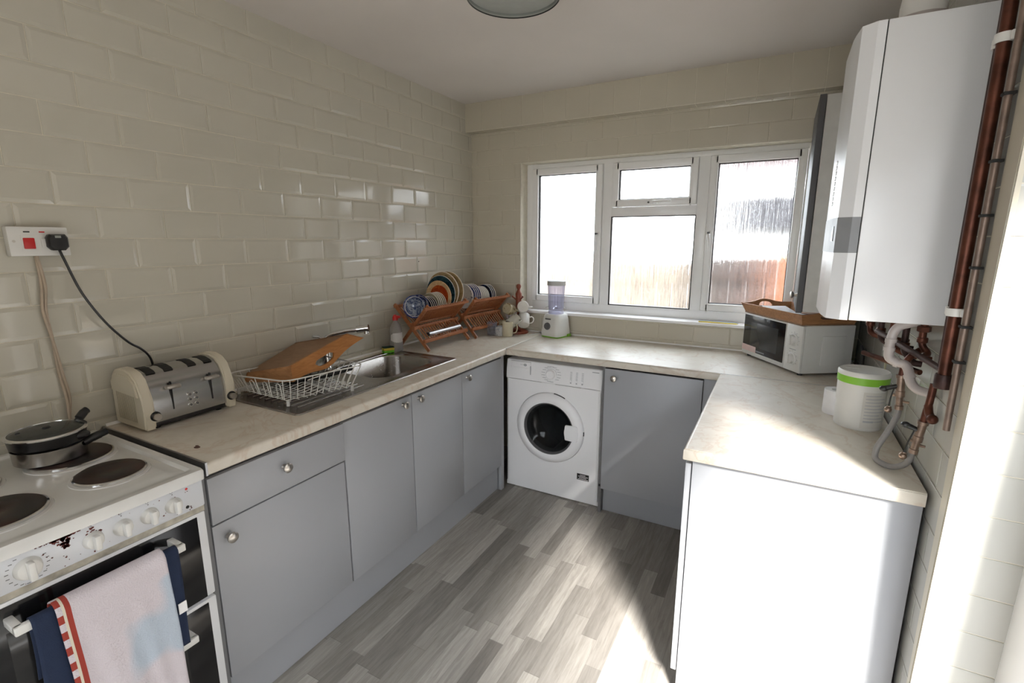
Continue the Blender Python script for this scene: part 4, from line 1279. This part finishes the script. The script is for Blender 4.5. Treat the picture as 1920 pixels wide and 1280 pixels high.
# raised vertical maker's lettering, unreadable in the photo, as small raised strokes
for q in range(9):
    z_ = 1.63+q*.014
    b.box(2.0955, 2.0985, -1.355, -1.330+(.008 if q % 2 else 0), z_, z_+.009, .0005)
obj('raised_lettering', b, simple('silver_lettering', (.75, .75, .76), .3, metal=.6), t)
b = B(); b.box(2.1555, 2.158, BY0+.002, BY1-.002, BZ0+.002, BZ1-.002)
obj('seam', b, BLACKM, t, smooth=0)
# flue elbow
t = thing('boiler_flue', 'white round flue elbow on top of the boiler', 'flue', (2.25, -1.33, BZ1))
b = B(); b.lathe([(.062, 0), (.062, .02), (.055, .022), (.050, .05), (.050, .075)], T(2.245, -1.32, BZ1), 36, False)
P = [v3(2.245, -1.32, BZ1+.07)]+[v3(2.245+.075-.075*math.cos(a), -1.32, BZ1+.07+.075*math.sin(a)) for a in [PI/2*q/8 for q in range(9)]]+[v3(RW, -1.32, BZ1+.145)]
b.tube(P, .050, 32)
obj('elbow', b, WHITE2, t)
b = B(); b.lathe([(.058, 0), (.058, .012), (.050, .014)], T(2.245, -1.32, BZ1+.03), 36, False)
obj('collar', b, WPIPE, t)

# ------------------------------------------------------------------ pipes
def pipe(name, pts, r, m, label, cat='pipe', n=16, sm=0):
    b = B(); b.tube(smooth_path(pts, sm) if sm else pts, r, n)
    return obj(name, b, m, label=label, cat=cat)
t = thing('heating_pipe', 'thick tarnished copper pipe running floor to ceiling beside the boiler', 'pipe', (2.345, -1.60, 1.19))
b = B(); b.tube([(2.346, -1.602, 1.195), (2.346, -1.602, 1.9), (2.342, -1.602, 2.438)], .0125, 20); obj('pipe_run', b, COPPER, t)
b = B(); b.lathe([(.016, 0), (.0175, .004), (.0175, .03), (.016, .034)], T(2.346, -1.602, 1.19), 20); obj('end_cap', b, COPPERD, t)
pipe('gas_pipe', [(2.349, -1.566, 1.24), (2.349, -1.566, 2.438)], .010, COPPERD, 'darker copper pipe between the thick pipe and the boiler casing')
t = thing('water_pipe', 'thin dull copper pipe clipped to the wall near the doorway edge', 'pipe', (2.357, -1.638, .92))
b = B(); b.tube([(2.358, -1.638, 1.10), (2.358, -1.638, 2.438)], .0072, 12); obj('pipe_run', b, simple('grey_copper', (.23, .17, .14), .45, metal=.6, var=.2), t)
for z_ in (1.26, 1.34, 1.47, 1.58, 1.69, 1.82):
    b = B(); b.box(2.348, 2.368, -1.650, -1.628, z_, z_+.006, .001); obj('clip', b, BLACKM, t)
for z_, lb in ((1.362, 'white plastic clip holding the pipes level with the boiler base'), (1.93, 'white plastic clip holding the pipes near the ceiling')):
    b = B()
    b.lathe([(.0142, 0), (.0175, 0), (.0175, .018), (.0142, .018)], T(2.346, -1.602, z_), 24, False)
    b.lathe([(.0107, 0), (.014, 0), (.014, .018), (.0107, .018)], T(2.349, -1.566, z_), 24, False)
    b.box(2.350, RW-.001, -1.625, -1.555, z_, z_+.018, .002)
    obj('pipe_clip', b, WHITE2, label=lb, cat='pipe clip')
# cluster of copper tails under the boiler
tails = [(-1.15, 2.255), (-1.21, 2.275), (-1.27, 2.295), (-1.33, 2.315), (-1.415, 2.335)]
for k_, (y_, x_) in enumerate(tails):
    t = thing('copper_tail', 'x', 'pipe', (x_, y_, 1.2))
    t['label'] = ['copper tail under the boiler nearest the window', 'second copper tail under the boiler from the window', 'middle copper tail under the boiler', 'copper tail under the boiler next to the nearest one', 'copper tail under the boiler nearest the doorway'][k_]
    e = (1.235, 1.225, 1.215, 1.205, 1.235)[k_]
    b = B(); b.tube(smooth_path([(x_, y_, BZ0+.004), (x_, y_, e+.03), (x_+.012, y_-.012, e+.004), (2.335, y_-.035, e-.006), (2.352, y_-.038, e-.008)], 5), .0088, 12); obj('pipe_run', b, COPPERD if k_ % 2 else COPPER, t)
    b = B(); b.lathe([(.013, 0), (.0155, .002), (.0155, .014), (.013, .016)], T(x_, y_, BZ0-.028), 6, True); b.lathe([(.011, 0), (.0125, .002), (.0125, .012), (.011, .014)], T(x_, y_, e+.03), 16, True)
    obj('compression_nut', b, COPPER, t)
b = B()
for q, (a, c_) in enumerate((((2.262, -1.235, 1.262), (2.352, -1.555, 1.225)), ((2.240, -1.20, 1.185), (2.350, -1.375, 1.175)))):
    o = pipe('crossing_pipe', [a, c_], .0078, COPPER if q else COPPERD, ('upper' if q else 'lower')+' slanting copper pipe crossing beneath the boiler')
# white condensate pipe
pts = [(2.325, -1.40, 1.318), (2.305, -1.40, 1.312), (2.282, -1.40, 1.300), (2.272, -1.40, 1.275), (2.270, -1.40, 1.235), (2.274, -1.40, 1.213), (2.292, -1.405, 1.203), (2.308, -1.41, 1.200), (2.316, -1.42, 1.185), (2.322, -1.43, 1.158), (2.335, -1.44, 1.143), (2.352, -1.45, 1.139), (2.366, -1.46, 1.139)]
t = thing('waste_pipe', 'white plastic waste pipe bending beneath the boiler', 'pipe', (2.30, -1.40, 1.2))
b = B(); b.tube(smooth_path(pts, 4), .0118, 16); obj('pipe_run', b, WPIPE, t)
for p, d_ in (((2.271, -1.40, 1.262), (0, 0, 1)), ((2.270, -1.40, 1.238), (0, 0, 1)), ((2.319, -1.425, 1.172), (.3, -.4, -1)), ((2.290, -1.404, 1.203), (1, -.3, -.2))):
    b = B(); d_ = Vector(d_).normalized(); b.cyl(Vector(p)-d_*.005, Vector(p)+d_*.005, .0138, 16); obj('joint_collar', b, WPIPE, t)
# filling loop: two valves with black levers and a braided hose
def valve(p, q, label, lev, tail_top, capend):
    """valve body from p (top) down to q"""
    t = thing('filling_valve', label, 'valve', q)
    p, q = Vector(p), Vector(q); d_ = (q-p).normalized()
    b = B()
    L_ = (q-p).length
    b.tube([p, p+d_*.008, p+d_*.009, p+d_*(L_*.45), p+d_*(L_*.46), p+d_*(L_*.62), p+d_*(L_*.63), q-d_*.012, q-d_*.011, q], [.0125, .0125, .010, .010, .0115, .0115, .009, .0085, .0105, .0105], 14)
    obj('valve_body', b, BRASS, t)
    m_ = p+d_*(L_*.30)
    b = B(); b.tube([m_, m_+Vector(lev)*.45, m_+Vector(lev)], [.006, .0065, .0078], 10); b.ball(m_+Vector(lev), (.011, .009, .008))
    obj('lever', b, BLACK, t)
    c_ = q-d_*.02; e = c_+Vector(capend)
    b = B(); b.tube([m_+Vector(lev)*.35, lerp3(m_+Vector(lev)*.35, e, .5)+v3(-.002, 0, 0), e], .0018, 6); obj('retaining_strap', b, BLACKM, t)
    b = B(); b.ball(e, .0095); b.cyl(e+v3(0, 0, -.004), e+v3(.002, .002, .01), .006, 10); obj('blanking_cap', b, BRASS, t)
    b = B(); b.cyl(q-d_*(.012)+v3(-.0, 0, .012), q-d_*(.012)+v3(.02, -.008, .012), .0035, 8); b.cyl(m_+d_*.03, m_+d_*.03+v3(-.016, .006, 0), .0045, 8); obj('drain_screw', b, BRASS, t)
    b = B(); b.tube(smooth_path(tail_top+[tuple(p+d_*.004)], 5), .0085, 12); obj('pipe_tail', b, COPPER, t)
def lerp3(a, b_, t_): return a+(b_-a)*t_
valve((2.306, -1.400, 1.168), (2.312, -1.400, 1.070), 'brass filling valve nearer the tub, with black lever and hose', (-.036, .0, -.014), [(2.345, -1.385, 1.243), (2.325, -1.392, 1.226), (2.310, -1.398, 1.200)], (-.022, .002, -.025))
valve((2.346, -1.505, 1.075), (2.336, -1.502, .985), 'brass filling valve nearer the doorway, with black lever', (-.032, .0, .012), [(2.355, -1.50, 1.175), (2.352, -1.502, 1.13), (2.348, -1.505, 1.10)], (-.022, .0, -.032))
b = B(); b.tube(smooth_path([(2.350, -1.504, 1.118), (2.352, -1.514, 1.100), (2.356, -1.530, 1.092)], 4), .0095, 12); b.ball((2.356, -1.532, 1.091), .0125)
obj('pipe_elbow', b, COPPER, label='short copper elbow capped off beside the nearer valve', cat='pipe')
pipe('braided_hose', [(2.312, -1.400, 1.074), (2.309, -1.402, 1.045), (2.292, -1.41, .998), (2.274, -1.42, .955), (2.272, -1.43, .927), (2.290, -1.447, .9195), (2.312, -1.467, .925), (2.330, -1.488, .950), (2.337, -1.500, .990)], .0078, HOSE, 'grey braided hose looping from valve to valve over the worktop', 'hose', 14, 6)
b = B(); b.tube(smooth_path([(2.30, -1.10, 1.318), (2.31, -.99, 1.26), (2.335, -.93, 1.18), (2.352, -.90, 1.08), (2.355, -.88, .95), (2.355, -.88, .913)], 6), .0032, 8)
obj('thermostat_cable', b, simple('yellowed_cable', (.55, .50, .34), .5), label='thin yellowed cable dropping from boiler to worktop', cat='cable')

# ------------------------------------------------------------------ toaster
TY0, TY1 = -2.302, -1.992
t = thing('toaster', 'four-slot toaster in brushed steel with cream end panels', 'toaster', (.11, (TY0+TY1)/2, ZT))
prof = [(.196, .935), (.194, 1.00), (.188, 1.045), (.172, 1.078), (.148, 1.099), (.118, 1.107), (.080, 1.107), (.052, 1.099), (.034, 1.078), (.028, 1.04), (.026, .935)]
b = B(); b.prism(prof, 'y', TY0+.030, TY1-.030)
obj('steel_wrap', b, STEEL, t, smooth=50)
def endp(y0, y1, s_):
    b = B()
    P = [(.206, .918), (.205, .985), (.202, 1.02), (.196, 1.050), (.180, 1.086), (.152, 1.108), (.118, 1.117), (.078, 1.117), (.046, 1.108), (.025, 1.086), (.017, 1.045), (.015, .918)]
    b.prism(P, 'y', y0, y1)
    bmesh.ops.bevel(b.bm, geom=[e for e in b.bm.edges if abs(e.verts[0].co.y-e.verts[1].co.y) < 1e-6], offset=.005, segments=3, affect='EDGES')
    o = obj('end_panel', b, CREAMP, t, smooth=50)
    if s_ < 0:
        b = B()
        for q in range(14):
            x_ = .045+q*.0085; b.box(x_, x_+.0035, y0-.0010, y0+.002, .94, 1.035, .0004)
        obj('vent_slots', b, simple('cream_shadow_slots', (.40, .36, .28), .6), o, smooth=0)
        b = B(); b.prism([(.19, 1.03), (.18, 1.075), (.15, 1.098), (.06, 1.098), (.03, 1.07), (.03, 1.038)], 'y', y0-.006, y0+.001, .002)
        obj('grip', b, CREAMP, o)
endp(TY0, TY0+.034, -1); endp(TY1-.034, TY1, 1)
b = B(); b.box(.03, .19, TY0+.02, TY1-.02, ZT+.008, .936, .003)
obj('base_tray', b, BLACK, t)
for y_ in (-2.242, -2.186, -2.108, -2.052):
    b = B(); b.prism([(.050, 1.0995), (.085, 1.1085), (.116, 1.1085), (.146, 1.1015), (.158, 1.0935), (.150, 1.0935), (.05, 1.097)], 'y', y_-.014, y_+.014)
    obj('bread_slot', b, BLACKM, t, smooth=0)
for y_ in (-2.205, -2.072):
    b = B(); b.box(.188, .1965, y_-.002, y_+.002, .965, 1.062); obj('lever_slot', b, BLACKM, t, smooth=0)
    b = B(); b.box(.190, .214, y_-.020, y_+.026, 1.040, 1.053, .005, seg=3); obj('lever', b, NICKEL, t)
for y_ in (TY0+.034, TY1-.016):
    b = B(); b.cyl((.2, y_, .960), (.207, y_, .960), .0165, 24); b.mi = 1; b.cyl((.206, y_, .960), (.222, y_, .960), .0115, 24)
    obj('browning_dial', b, [BLACK, NICKEL], t)
for y_ in (-2.150, -2.128):
    for z_ in (.965, .985, 1.003):
        b = B(); b.cyl((.192, y_, z_), (.1985, y_, z_), .0068, 16); b.mi = 1; b.cyl((.198, y_, z_), (.200, y_, z_), .0042, 12)
        obj('button', b, [CHROME, DGREY], t)
for x_ in (.05, .17):
    for y_ in (TY0+.05, TY1-.05):
        b = B(); b.cyl((x_, y_, ZT), (x_, y_, ZT+.010), .010, 12); obj('foot', b, BLACK, t)

# ------------------------------------------------------------------ cooker socket, plug and cables
t = thing('cooker_switch', 'white wall plate with red cooker switch and plug socket', 'socket', (0, -2.42, 1.53))
b = B(); b.box(0, .030, -2.492, -2.352, 1.487, 1.572, .003)
obj('plate', b, WHITE2, t)
b = B(); b.box(.029, .034, -2.460, -2.434, 1.508, 1.540, .002, M=None); o = obj('red_rocker', b, RED, t)
b = B(); b.box(.029, .0315, -2.464, -2.430, 1.503, 1.547); obj('rocker_surround', b, WHITE2, t, smooth=0)
b = B(); b.box(.029, .034, -2.420, -2.404, 1.512, 1.538, .002); obj('white_rocker', b, WHITE2, t)
b = B(); b.box(.0295, .0315, -2.456, -2.442, 1.5555, 1.559); obj('indicator', b, BLACKM, t, smooth=0)
b = B(); b.box(.0295, .0315, -2.421, -2.408, 1.5555, 1.559); obj('indicator', b, RED, t, smooth=0, label='small red indicator window')
b = B()
b.cyl((.0295, -2.480, 1.53), (.0305, -2.480, 1.53), .004, 10)
obj('screw', b, NICKEL, t)
t = thing('plug', 'black three-pin plug in the wall socket', 'plug', (.03, -2.386, 1.528))
b = B(); b.loops([rr_ for rr_ in [[v3(x_, -2.386+sy*w_, 1.527+sz*h_) for sy, sz in ((1, .6), (.75, 1), (-.75, 1), (-1, .6), (-1, -.55), (-.6, -1), (.6, -1), (1, -.55))] for x_, w_, h_ in ((.030, .024, .023), (.050, .025, .024), (.056, .021, .020))]], True, True, True)
obj('plug_body', b, BLACK, t)
b = B(); b.box(.0555, .0575, -2.394, -2.380, 1.540, 1.547); obj('fuse_mark', b, simple('grey_print', (.3, .32, .3), .6), t, smooth=0)
b = B(); b.tube(smooth_path([(.045, -2.386, 1.508), (.05, -2.378, 1.47), (.05, -2.350, 1.37), (.045, -2.300, 1.27), (.04, -2.245, 1.195), (.035, -2.205, 1.160), (.030, -2.180, 1.125), (.022, -2.168, 1.075), (.026, -2.160, 1.02)], 8), .0038, 8)
obj('power_lead', b, BLACK, label='black toaster lead drooping from the plug down to the toaster', cat='cable')
b = B()
base = smooth_path([(.012, -2.431, 1.490), (.014, -2.428, 1.40), (.012, -2.436, 1.32), (.015, -2.430, 1.22), (.012, -2.426, 1.13), (.014, -2.419, 1.04), (.012, -2.424, .97), (.012, -2.424, .88), (.012, -2.42, .70)], 10)
N_ = len(base)
for ph in (0, PI):
    b.tube([p+v3(.0035*math.cos(ph+k_*.10), .0045*math.sin(ph+k_*.10), 0) for k_, p in enumerate(base)], .0042, 8)
obj('cooker_cable', b, CORDC, label='pale twisted cooker cable running down the wall from the switch', cat='cable')
b = B(); b.cyl((0, -.625, 1.409), (.004, -.625, 1.409), .0035, 8)
obj('wall_plug_hole', b, simple('grey_wall_plug', (.25, .24, .22), .8), label='tiny grey wall plug in a tile above the dish rack', cat='wall plug')

# ------------------------------------------------------------------ cooker
KY0, KY1 = -2.870, -2.362
KX = .625
t = thing('electric_cooker', 'worn white electric cooker with four hotplates and black glass doors', 'cooker', (.32, -2.616, 0))
b = B(); b.box(.03, KX-.03, KY0+.004, KY1-.004, 0, .885); obj('body', b, WHITE, t)
b = B()
# hob pressing: rim, recessed deck
hx, hy, hw, hh = (.02+KX+.012)/2, (KY0+KY1)/2, KX+.012-.02, KY1-KY0
b.loops([rrect(hx, hy, hw, hh, .012, .885, 4), rrect(hx, hy, hw, hh, .012, .908, 4), rrect(hx, hy, hw-.006, hh-.006, .012, .914, 4), rrect(hx-.004, hy, hw-.045, hh-.040, .012, .914, 4), rrect(hx-.006, hy, hw-.062, hh-.055, .014, .906, 4), rrect(hx-.006, hy, hw-.10, hh-.095, .02, .906, 4), rrect(hx-.006, hy, hw-.12, hh-.115, .03, .910, 4)], True, True, True)
obj('hob', b, HOBW, t, smooth=35)
for px, py, pr in ((.440, -2.500, .076), (.225, -2.505, .092), (.455, -2.735, .092), (.215, -2.735, .076)):
    b = B(); b.lathe([(pr+.014, 0), (pr+.012, .004), (pr+.004, .005)], T(px, py, .9085), 48, False); o = obj('hotplate', b, HOBW, t)
    b = B(); b.lathe([(pr+.005, .002), (pr+.005, .010), (pr+.001, .0115), (pr, .009)], T(px, py, .9085), 48, False); obj('trim_ring', b, CHROME, o)
    b = B(); b.lathe([(pr, .006), (pr, .0125), (pr-.004, .015), (.025, .015), (.022, .0135), (0, .0135)], T(px, py, .9085), 48, False); obj('plate_disc', b, PLATEM, o)
# control panel
b = B(); b.box(KX-.03, KX, KY0+.002, KY1-.004, .803, .884, .006); obj('control_panel', b, CHIP, t)
b = B()
random.seed(11)
def blob(y_, z_, r):
    n2 = 11; P = []
    for q in range(n2):
        a = 2*PI*q/n2; rr2 = r*random.uniform(.55, 1.25); P.append((y_+rr2*math.cos(a), z_+rr2*math.sin(a)*.8))
    b.prism(P, 'x', KX-.001, KX+.0006)
for k_ in range(46):
    y_ = -2.672+random.gauss(0, .022); blob(y_, .884-abs(random.gauss(0, .006)), random.uniform(.0016, .0056))
for k_ in range(26): blob(-2.672+random.gauss(0, .005), random.uniform(.850, .882), random.uniform(.0022, .006))
for k_ in range(16): blob(-2.62+random.gauss(0, .006), .866+random.gauss(0, .005), random.uniform(.001, .004))
for k_ in range(70): blob(random.uniform(KY0, KY1-.01), .883+random.uniform(-.002, .001), random.uniform(.001, .0036))
for k_ in range(46): blob(random.uniform(-2.76, -2.40), random.uniform(.808, .880), random.uniform(.0008, .0024))
obj('rust_chips', b, RUST, t, smooth=0, kind='stuff')
for k_, (y_, r) in enumerate(((-2.446, .020), (-2.503, .020), (-2.562, .020), (-2.622, .020), (-2.738, .024), (-2.815, .024))):
    z_ = .842
    b = B(); M = T(KX, y_, z_) @ RY(PI/2)
    b.lathe([(r+.001, 0), (r, .005), (r*.86, .013), (r*.80, .014), (0, .014)], M, 32)
    b.box(KX+.010, KX+.030, y_-.006, y_+.006, z_-r*.88, z_+r*.88, .003)
    obj('control_knob', b, WHITE2, t)
b = B()
for y_ in (-2.446, -2.503, -2.562, -2.622): b.box(KX-.001, KX+.0004, y_-.0012, y_+.0012, .871, .8735); b.lathe([(.0035, 0), (.0035, .0004), (.0026, .0004)], T(KX, y_-.002, .879) @ RY(PI/2), 12, False)
for q in range(16):
    a = math.radians(-60+q*18); y_ = -2.738+.034*math.cos(a+PI); z_ = .842+.034*math.sin(a+PI)
    b.box(KX-.001, KX+.0004, y_-.003, y_+.003, z_-.0007, z_+.0007)
obj('printed_marks', b, DGREY, t, smooth=0)
b = B(); b.ball((KX, -2.410, .872), (.002, .0035, .0035)); obj('indicator_lamp', b, RED, t)
b = B(); b.ball((KX, -2.413, .820), (.002, .0045, .0045)); obj('indicator_lamp', b, BLACKM, t, label='burnt out dark indicator')
b = B(); b.box(KX-.04, KX-.006, KY0+.006, KY1-.006, .787, .803); obj('vent_strip', b, simple('stained_strip', (.36, .33, .27), .5, var=.35, nscale=30), t, smooth=0)
def odoor(z0, z1, hz, nm):
    b = B(); b.box(KX-.034, KX-.008, KY0+.004, KY1-.004, z0, z1, .005); d = obj(nm, b, WHITE, t)
    b = B(); b.box(KX-.012, KX-.0065, KY0+.026, KY1-.028, z0+.002, z1-.010, .001); obj('glass', b, BLACKG, d)
    b = B(); b.box(KX-.008, KX-.0058, KY0+.08, KY1-.10, z0+.02, z1-.07, .001); obj('viewing_window', b, simple('oven_window', (.02, .02, .02), .1), d)
    b = B()
    y0, y1 = -2.79, -2.456
    b.box(KX+.040, KX+.054, y0, y1, hz-.010, hz+.010, .003)
    for y_ in (y0, y1-.016): b.box(KX-.008, KX+.050, y_, y_+.016, hz-.010, hz+.010, .003)
    obj('door_handle', b, WHITE2, d)
    return d
odoor(.522, .785, .742, 'grill_door'); odoor(.14, .514, .462, 'oven_door')
b = B(); b.box(KX-.03, KX-.02, KY0+.01, KY1-.01, .02, .135); obj('kick_panel', b, WHITE, t, smooth=0)

# towels over the grill handle
def towel(name, y0, y1, zbar, xbar, zf, zbk, rad, m_, label, amp, sl=0, seed=1, mats=None, band=None, cat='towel'):
    rnd = random.Random(seed); ph = [rnd.uniform(0, 6) for _ in range(6)]
    b = B(); nu, nv_ = 44, 60
    path = []
    Lf = zbar-zf; Lb = zbar-zbk
    tot = Lf+Lb+PI*rad
    rows = []
    for j_ in range(nv_+1):
        s_ = tot*j_/nv_
        row = []
        for i_ in range(nu+1):
            u_ = i_/nu; y_ = y0+(y1-y0)*u_
            if s_ < Lf:
                z_ = zf+s_; dn = (Lf-s_)/Lf; x_ = xbar+rad; fold = dn
            elif s_ < Lf+PI*rad:
                a = (s_-Lf)/rad; x_ = xbar+rad*math.cos(a); z_ = zbar+rad*math.sin(a); fold = 0
            else:
                z_ = zbar-(s_-Lf-PI*rad); x_ = xbar-rad; fold = -(zbar-z_)/max(Lb, .01)
            w_ = amp*(math.sin(u_*9+ph[0])+.6*math.sin(u_*17+ph[1]+z_*6)+.4*math.sin(u_*31+ph[2]+z_*11))
            x_ += (w_*abs(fold)**.7+abs(fold)*amp*1.2) if fold > 0 else 0
            yy = y_+(sl*(zbar-z_) if fold != 0 else 0)*(1 if fold > 0 else .3)+.004*math.sin(z_*14+ph[3])*abs(fold)
            row.append(v3(x_, yy, z_+(.006*math.sin(u_*7+ph[4]) if j_ == 0 else 0)))
        rows.append(row)
    R = [[b.bm.verts.new(p) for p in r_2] for r_2 in rows]
    for j_ in range(nv_):
        for i_ in range(nu):
            f = b.bm.faces.new((R[j_][i_], R[j_][i_+1], R[j_+1][i_+1], R[j_+1][i_]))
            if band:
                for (a_, e_, mi, jmin, dash) in band:
                    if a_ <= i_/nu < e_ and j_ >= jmin and (not dash or (j_//2) % 2): f.material_index = mi
    def md(o):
        s2 = o.modifiers.new('thickness', 'SOLIDIFY'); s2.thickness = .0028; s2.offset = 0
    t = obj(name, b, mats or m_, None, smooth=180, label=label, cat=cat, mod=md)
    return t
towel('tea_towel', -2.765, -2.478, .744, KX+.047, .48, .60, .0125, NAVY, 'navy blue cloth hanging under the pink towel on the cooker handle', .0010, .0, 3, cat='cloth')
towel('hand_towel', -2.728, -2.512, .744, KX+.047, .30, .66, .0225, TOWEL, 'pale pink towel with red striped edge over the cooker handle', .0036, .03, 5, [TOWEL, REDT, CREAMP], [(.0, .045, 1, 22, True), (.068, .092, 1, 14, False), (.045, .068, 2, 0, False)])
b = B(); b.box(KX+.066, KX+.068, -2.500, -2.480, .575, .605)
obj('cloth_tag', b, PAPER, smooth=0, label='small white tag at the edge of the navy cloth', cat='tag')

# ------------------------------------------------------------------ pans on the back hotplate
PX, PY, PZ = .200, -2.540, .9238
t = thing('saucepan', 'shallow stainless steel pan at the bottom of the stack on the hob', 'pan', (PX, PY, PZ))
b = B(); b.lathe([(0, 0), (.075, 0), (.080, .004), (.082, .040), (.083, .043), (.080, .043), (.078, .006), (0, .005)], T(PX, PY, PZ), 48, False)
obj('pan_body', b, PANS, t)
b = B(); b.tube(smooth_path([(PX+.052, PY+.060, PZ+.034), (PX+.056, PY+.080, PZ+.042), (PX+.054, PY+.100, PZ+.046), (PX+.048, PY+.118, PZ+.047)], 5), [.011]*5+[.012]*5+[.011]*5+[.006], 12)
obj('pan_handle', b, BLACK, t)
P2 = PZ+.041
t = thing('frying_pan', 'black pan with glass lid stacked on the steel pan', 'pan', (PX, PY, P2))
b = B(); b.lathe([(0, .003), (.077, .003), (.083, .008), (.0865, .034), (.0875, .037), (.084, .037), (.078, .010), (0, .007)], T(PX, PY, P2), 48, False)
obj('pan_body', b, BLACK, t)
b = B(); b.tube(smooth_path([(PX-.030, PY+.072, P2+.030), (PX-.036, PY+.088, P2+.042), (PX-.042, PY+.104, P2+.055), (PX-.046, PY+.115, P2+.060)], 5), [.008]*5+[.012]*6+[.011]*4+[.006], 12)
obj('pan_handle', b, BLACK, t)
b = B(); b.ball((PX+.066, PY+.053, P2+.022), (.015, .02, .012))
obj('handle_bracket', b, BLACK, t)
t = thing('pan_lid', 'glass lid with steel rim on the black pan', 'lid', (PX, PY, P2+.036))
b = B(); b.lathe([(.0895, 0), (.0905, .003), (.088, .006), (.082, .006), (.081, .002)], T(PX, PY, P2+.036), 48, False)
obj('lid_rim', b, CHROME, t)
b = B(); b.lathe([(.082, .005), (.066, .009), (.04, .012), (0, .013)], T(PX, PY, P2+.036), 48, False)
obj('lid_glass', b, LIDG, t)
b = B(); b.ball((PX-.02, PY-.055, P2+.045), (.006, .006, .004)); b.ball((PX, PY, P2+.05), (.010, .010, .003))
obj('lid_boss', b, BLACK, t)

# ------------------------------------------------------------------ lampshade
LX, LY = 1.145, -1.508
t = thing('ceiling_lamp', 'grey drum lampshade hanging close to the ceiling', 'lamp', (LX, LY, 2.30))
b = B(); b.lathe([(.150, 2.300), (.150, 2.425), (.1485, 2.425), (.1485, 2.300)], T(LX, LY, 0), 64, False); b.lathe([(.150, 2.300), (.1485, 2.300)], T(LX, LY, 0), 64, False)
obj('lamp_shade', b, SHADE, t)
b = B(); b.tube([(LX+.150*math.cos(a), LY+.150*math.sin(a), 2.300) for a in [2*PI*q/64 for q in range(64)]], .0022, 6, closed=True)
obj('rim_wire', b, BLACK, t)
b = B(); b.lathe([(.148, 2.306), (.1482, 2.30)], T(LX, LY, 0), 64, False); b.lathe([(0, 2.312), (.147, 2.312), (.147, 2.314), (0, 2.314)], T(LX, LY, 0), 64, False)
obj('diffuser', b, SHADEI, t)
b = B(); b.lathe([(.045, 2.42), (.045, 2.437), (0, 2.44)], T(LX, LY, 0), 32); b.cyl((LX, LY, 2.31), (LX, LY, 2.43), .012, 12)
obj('ceiling_rose', b, WHITE2, t)
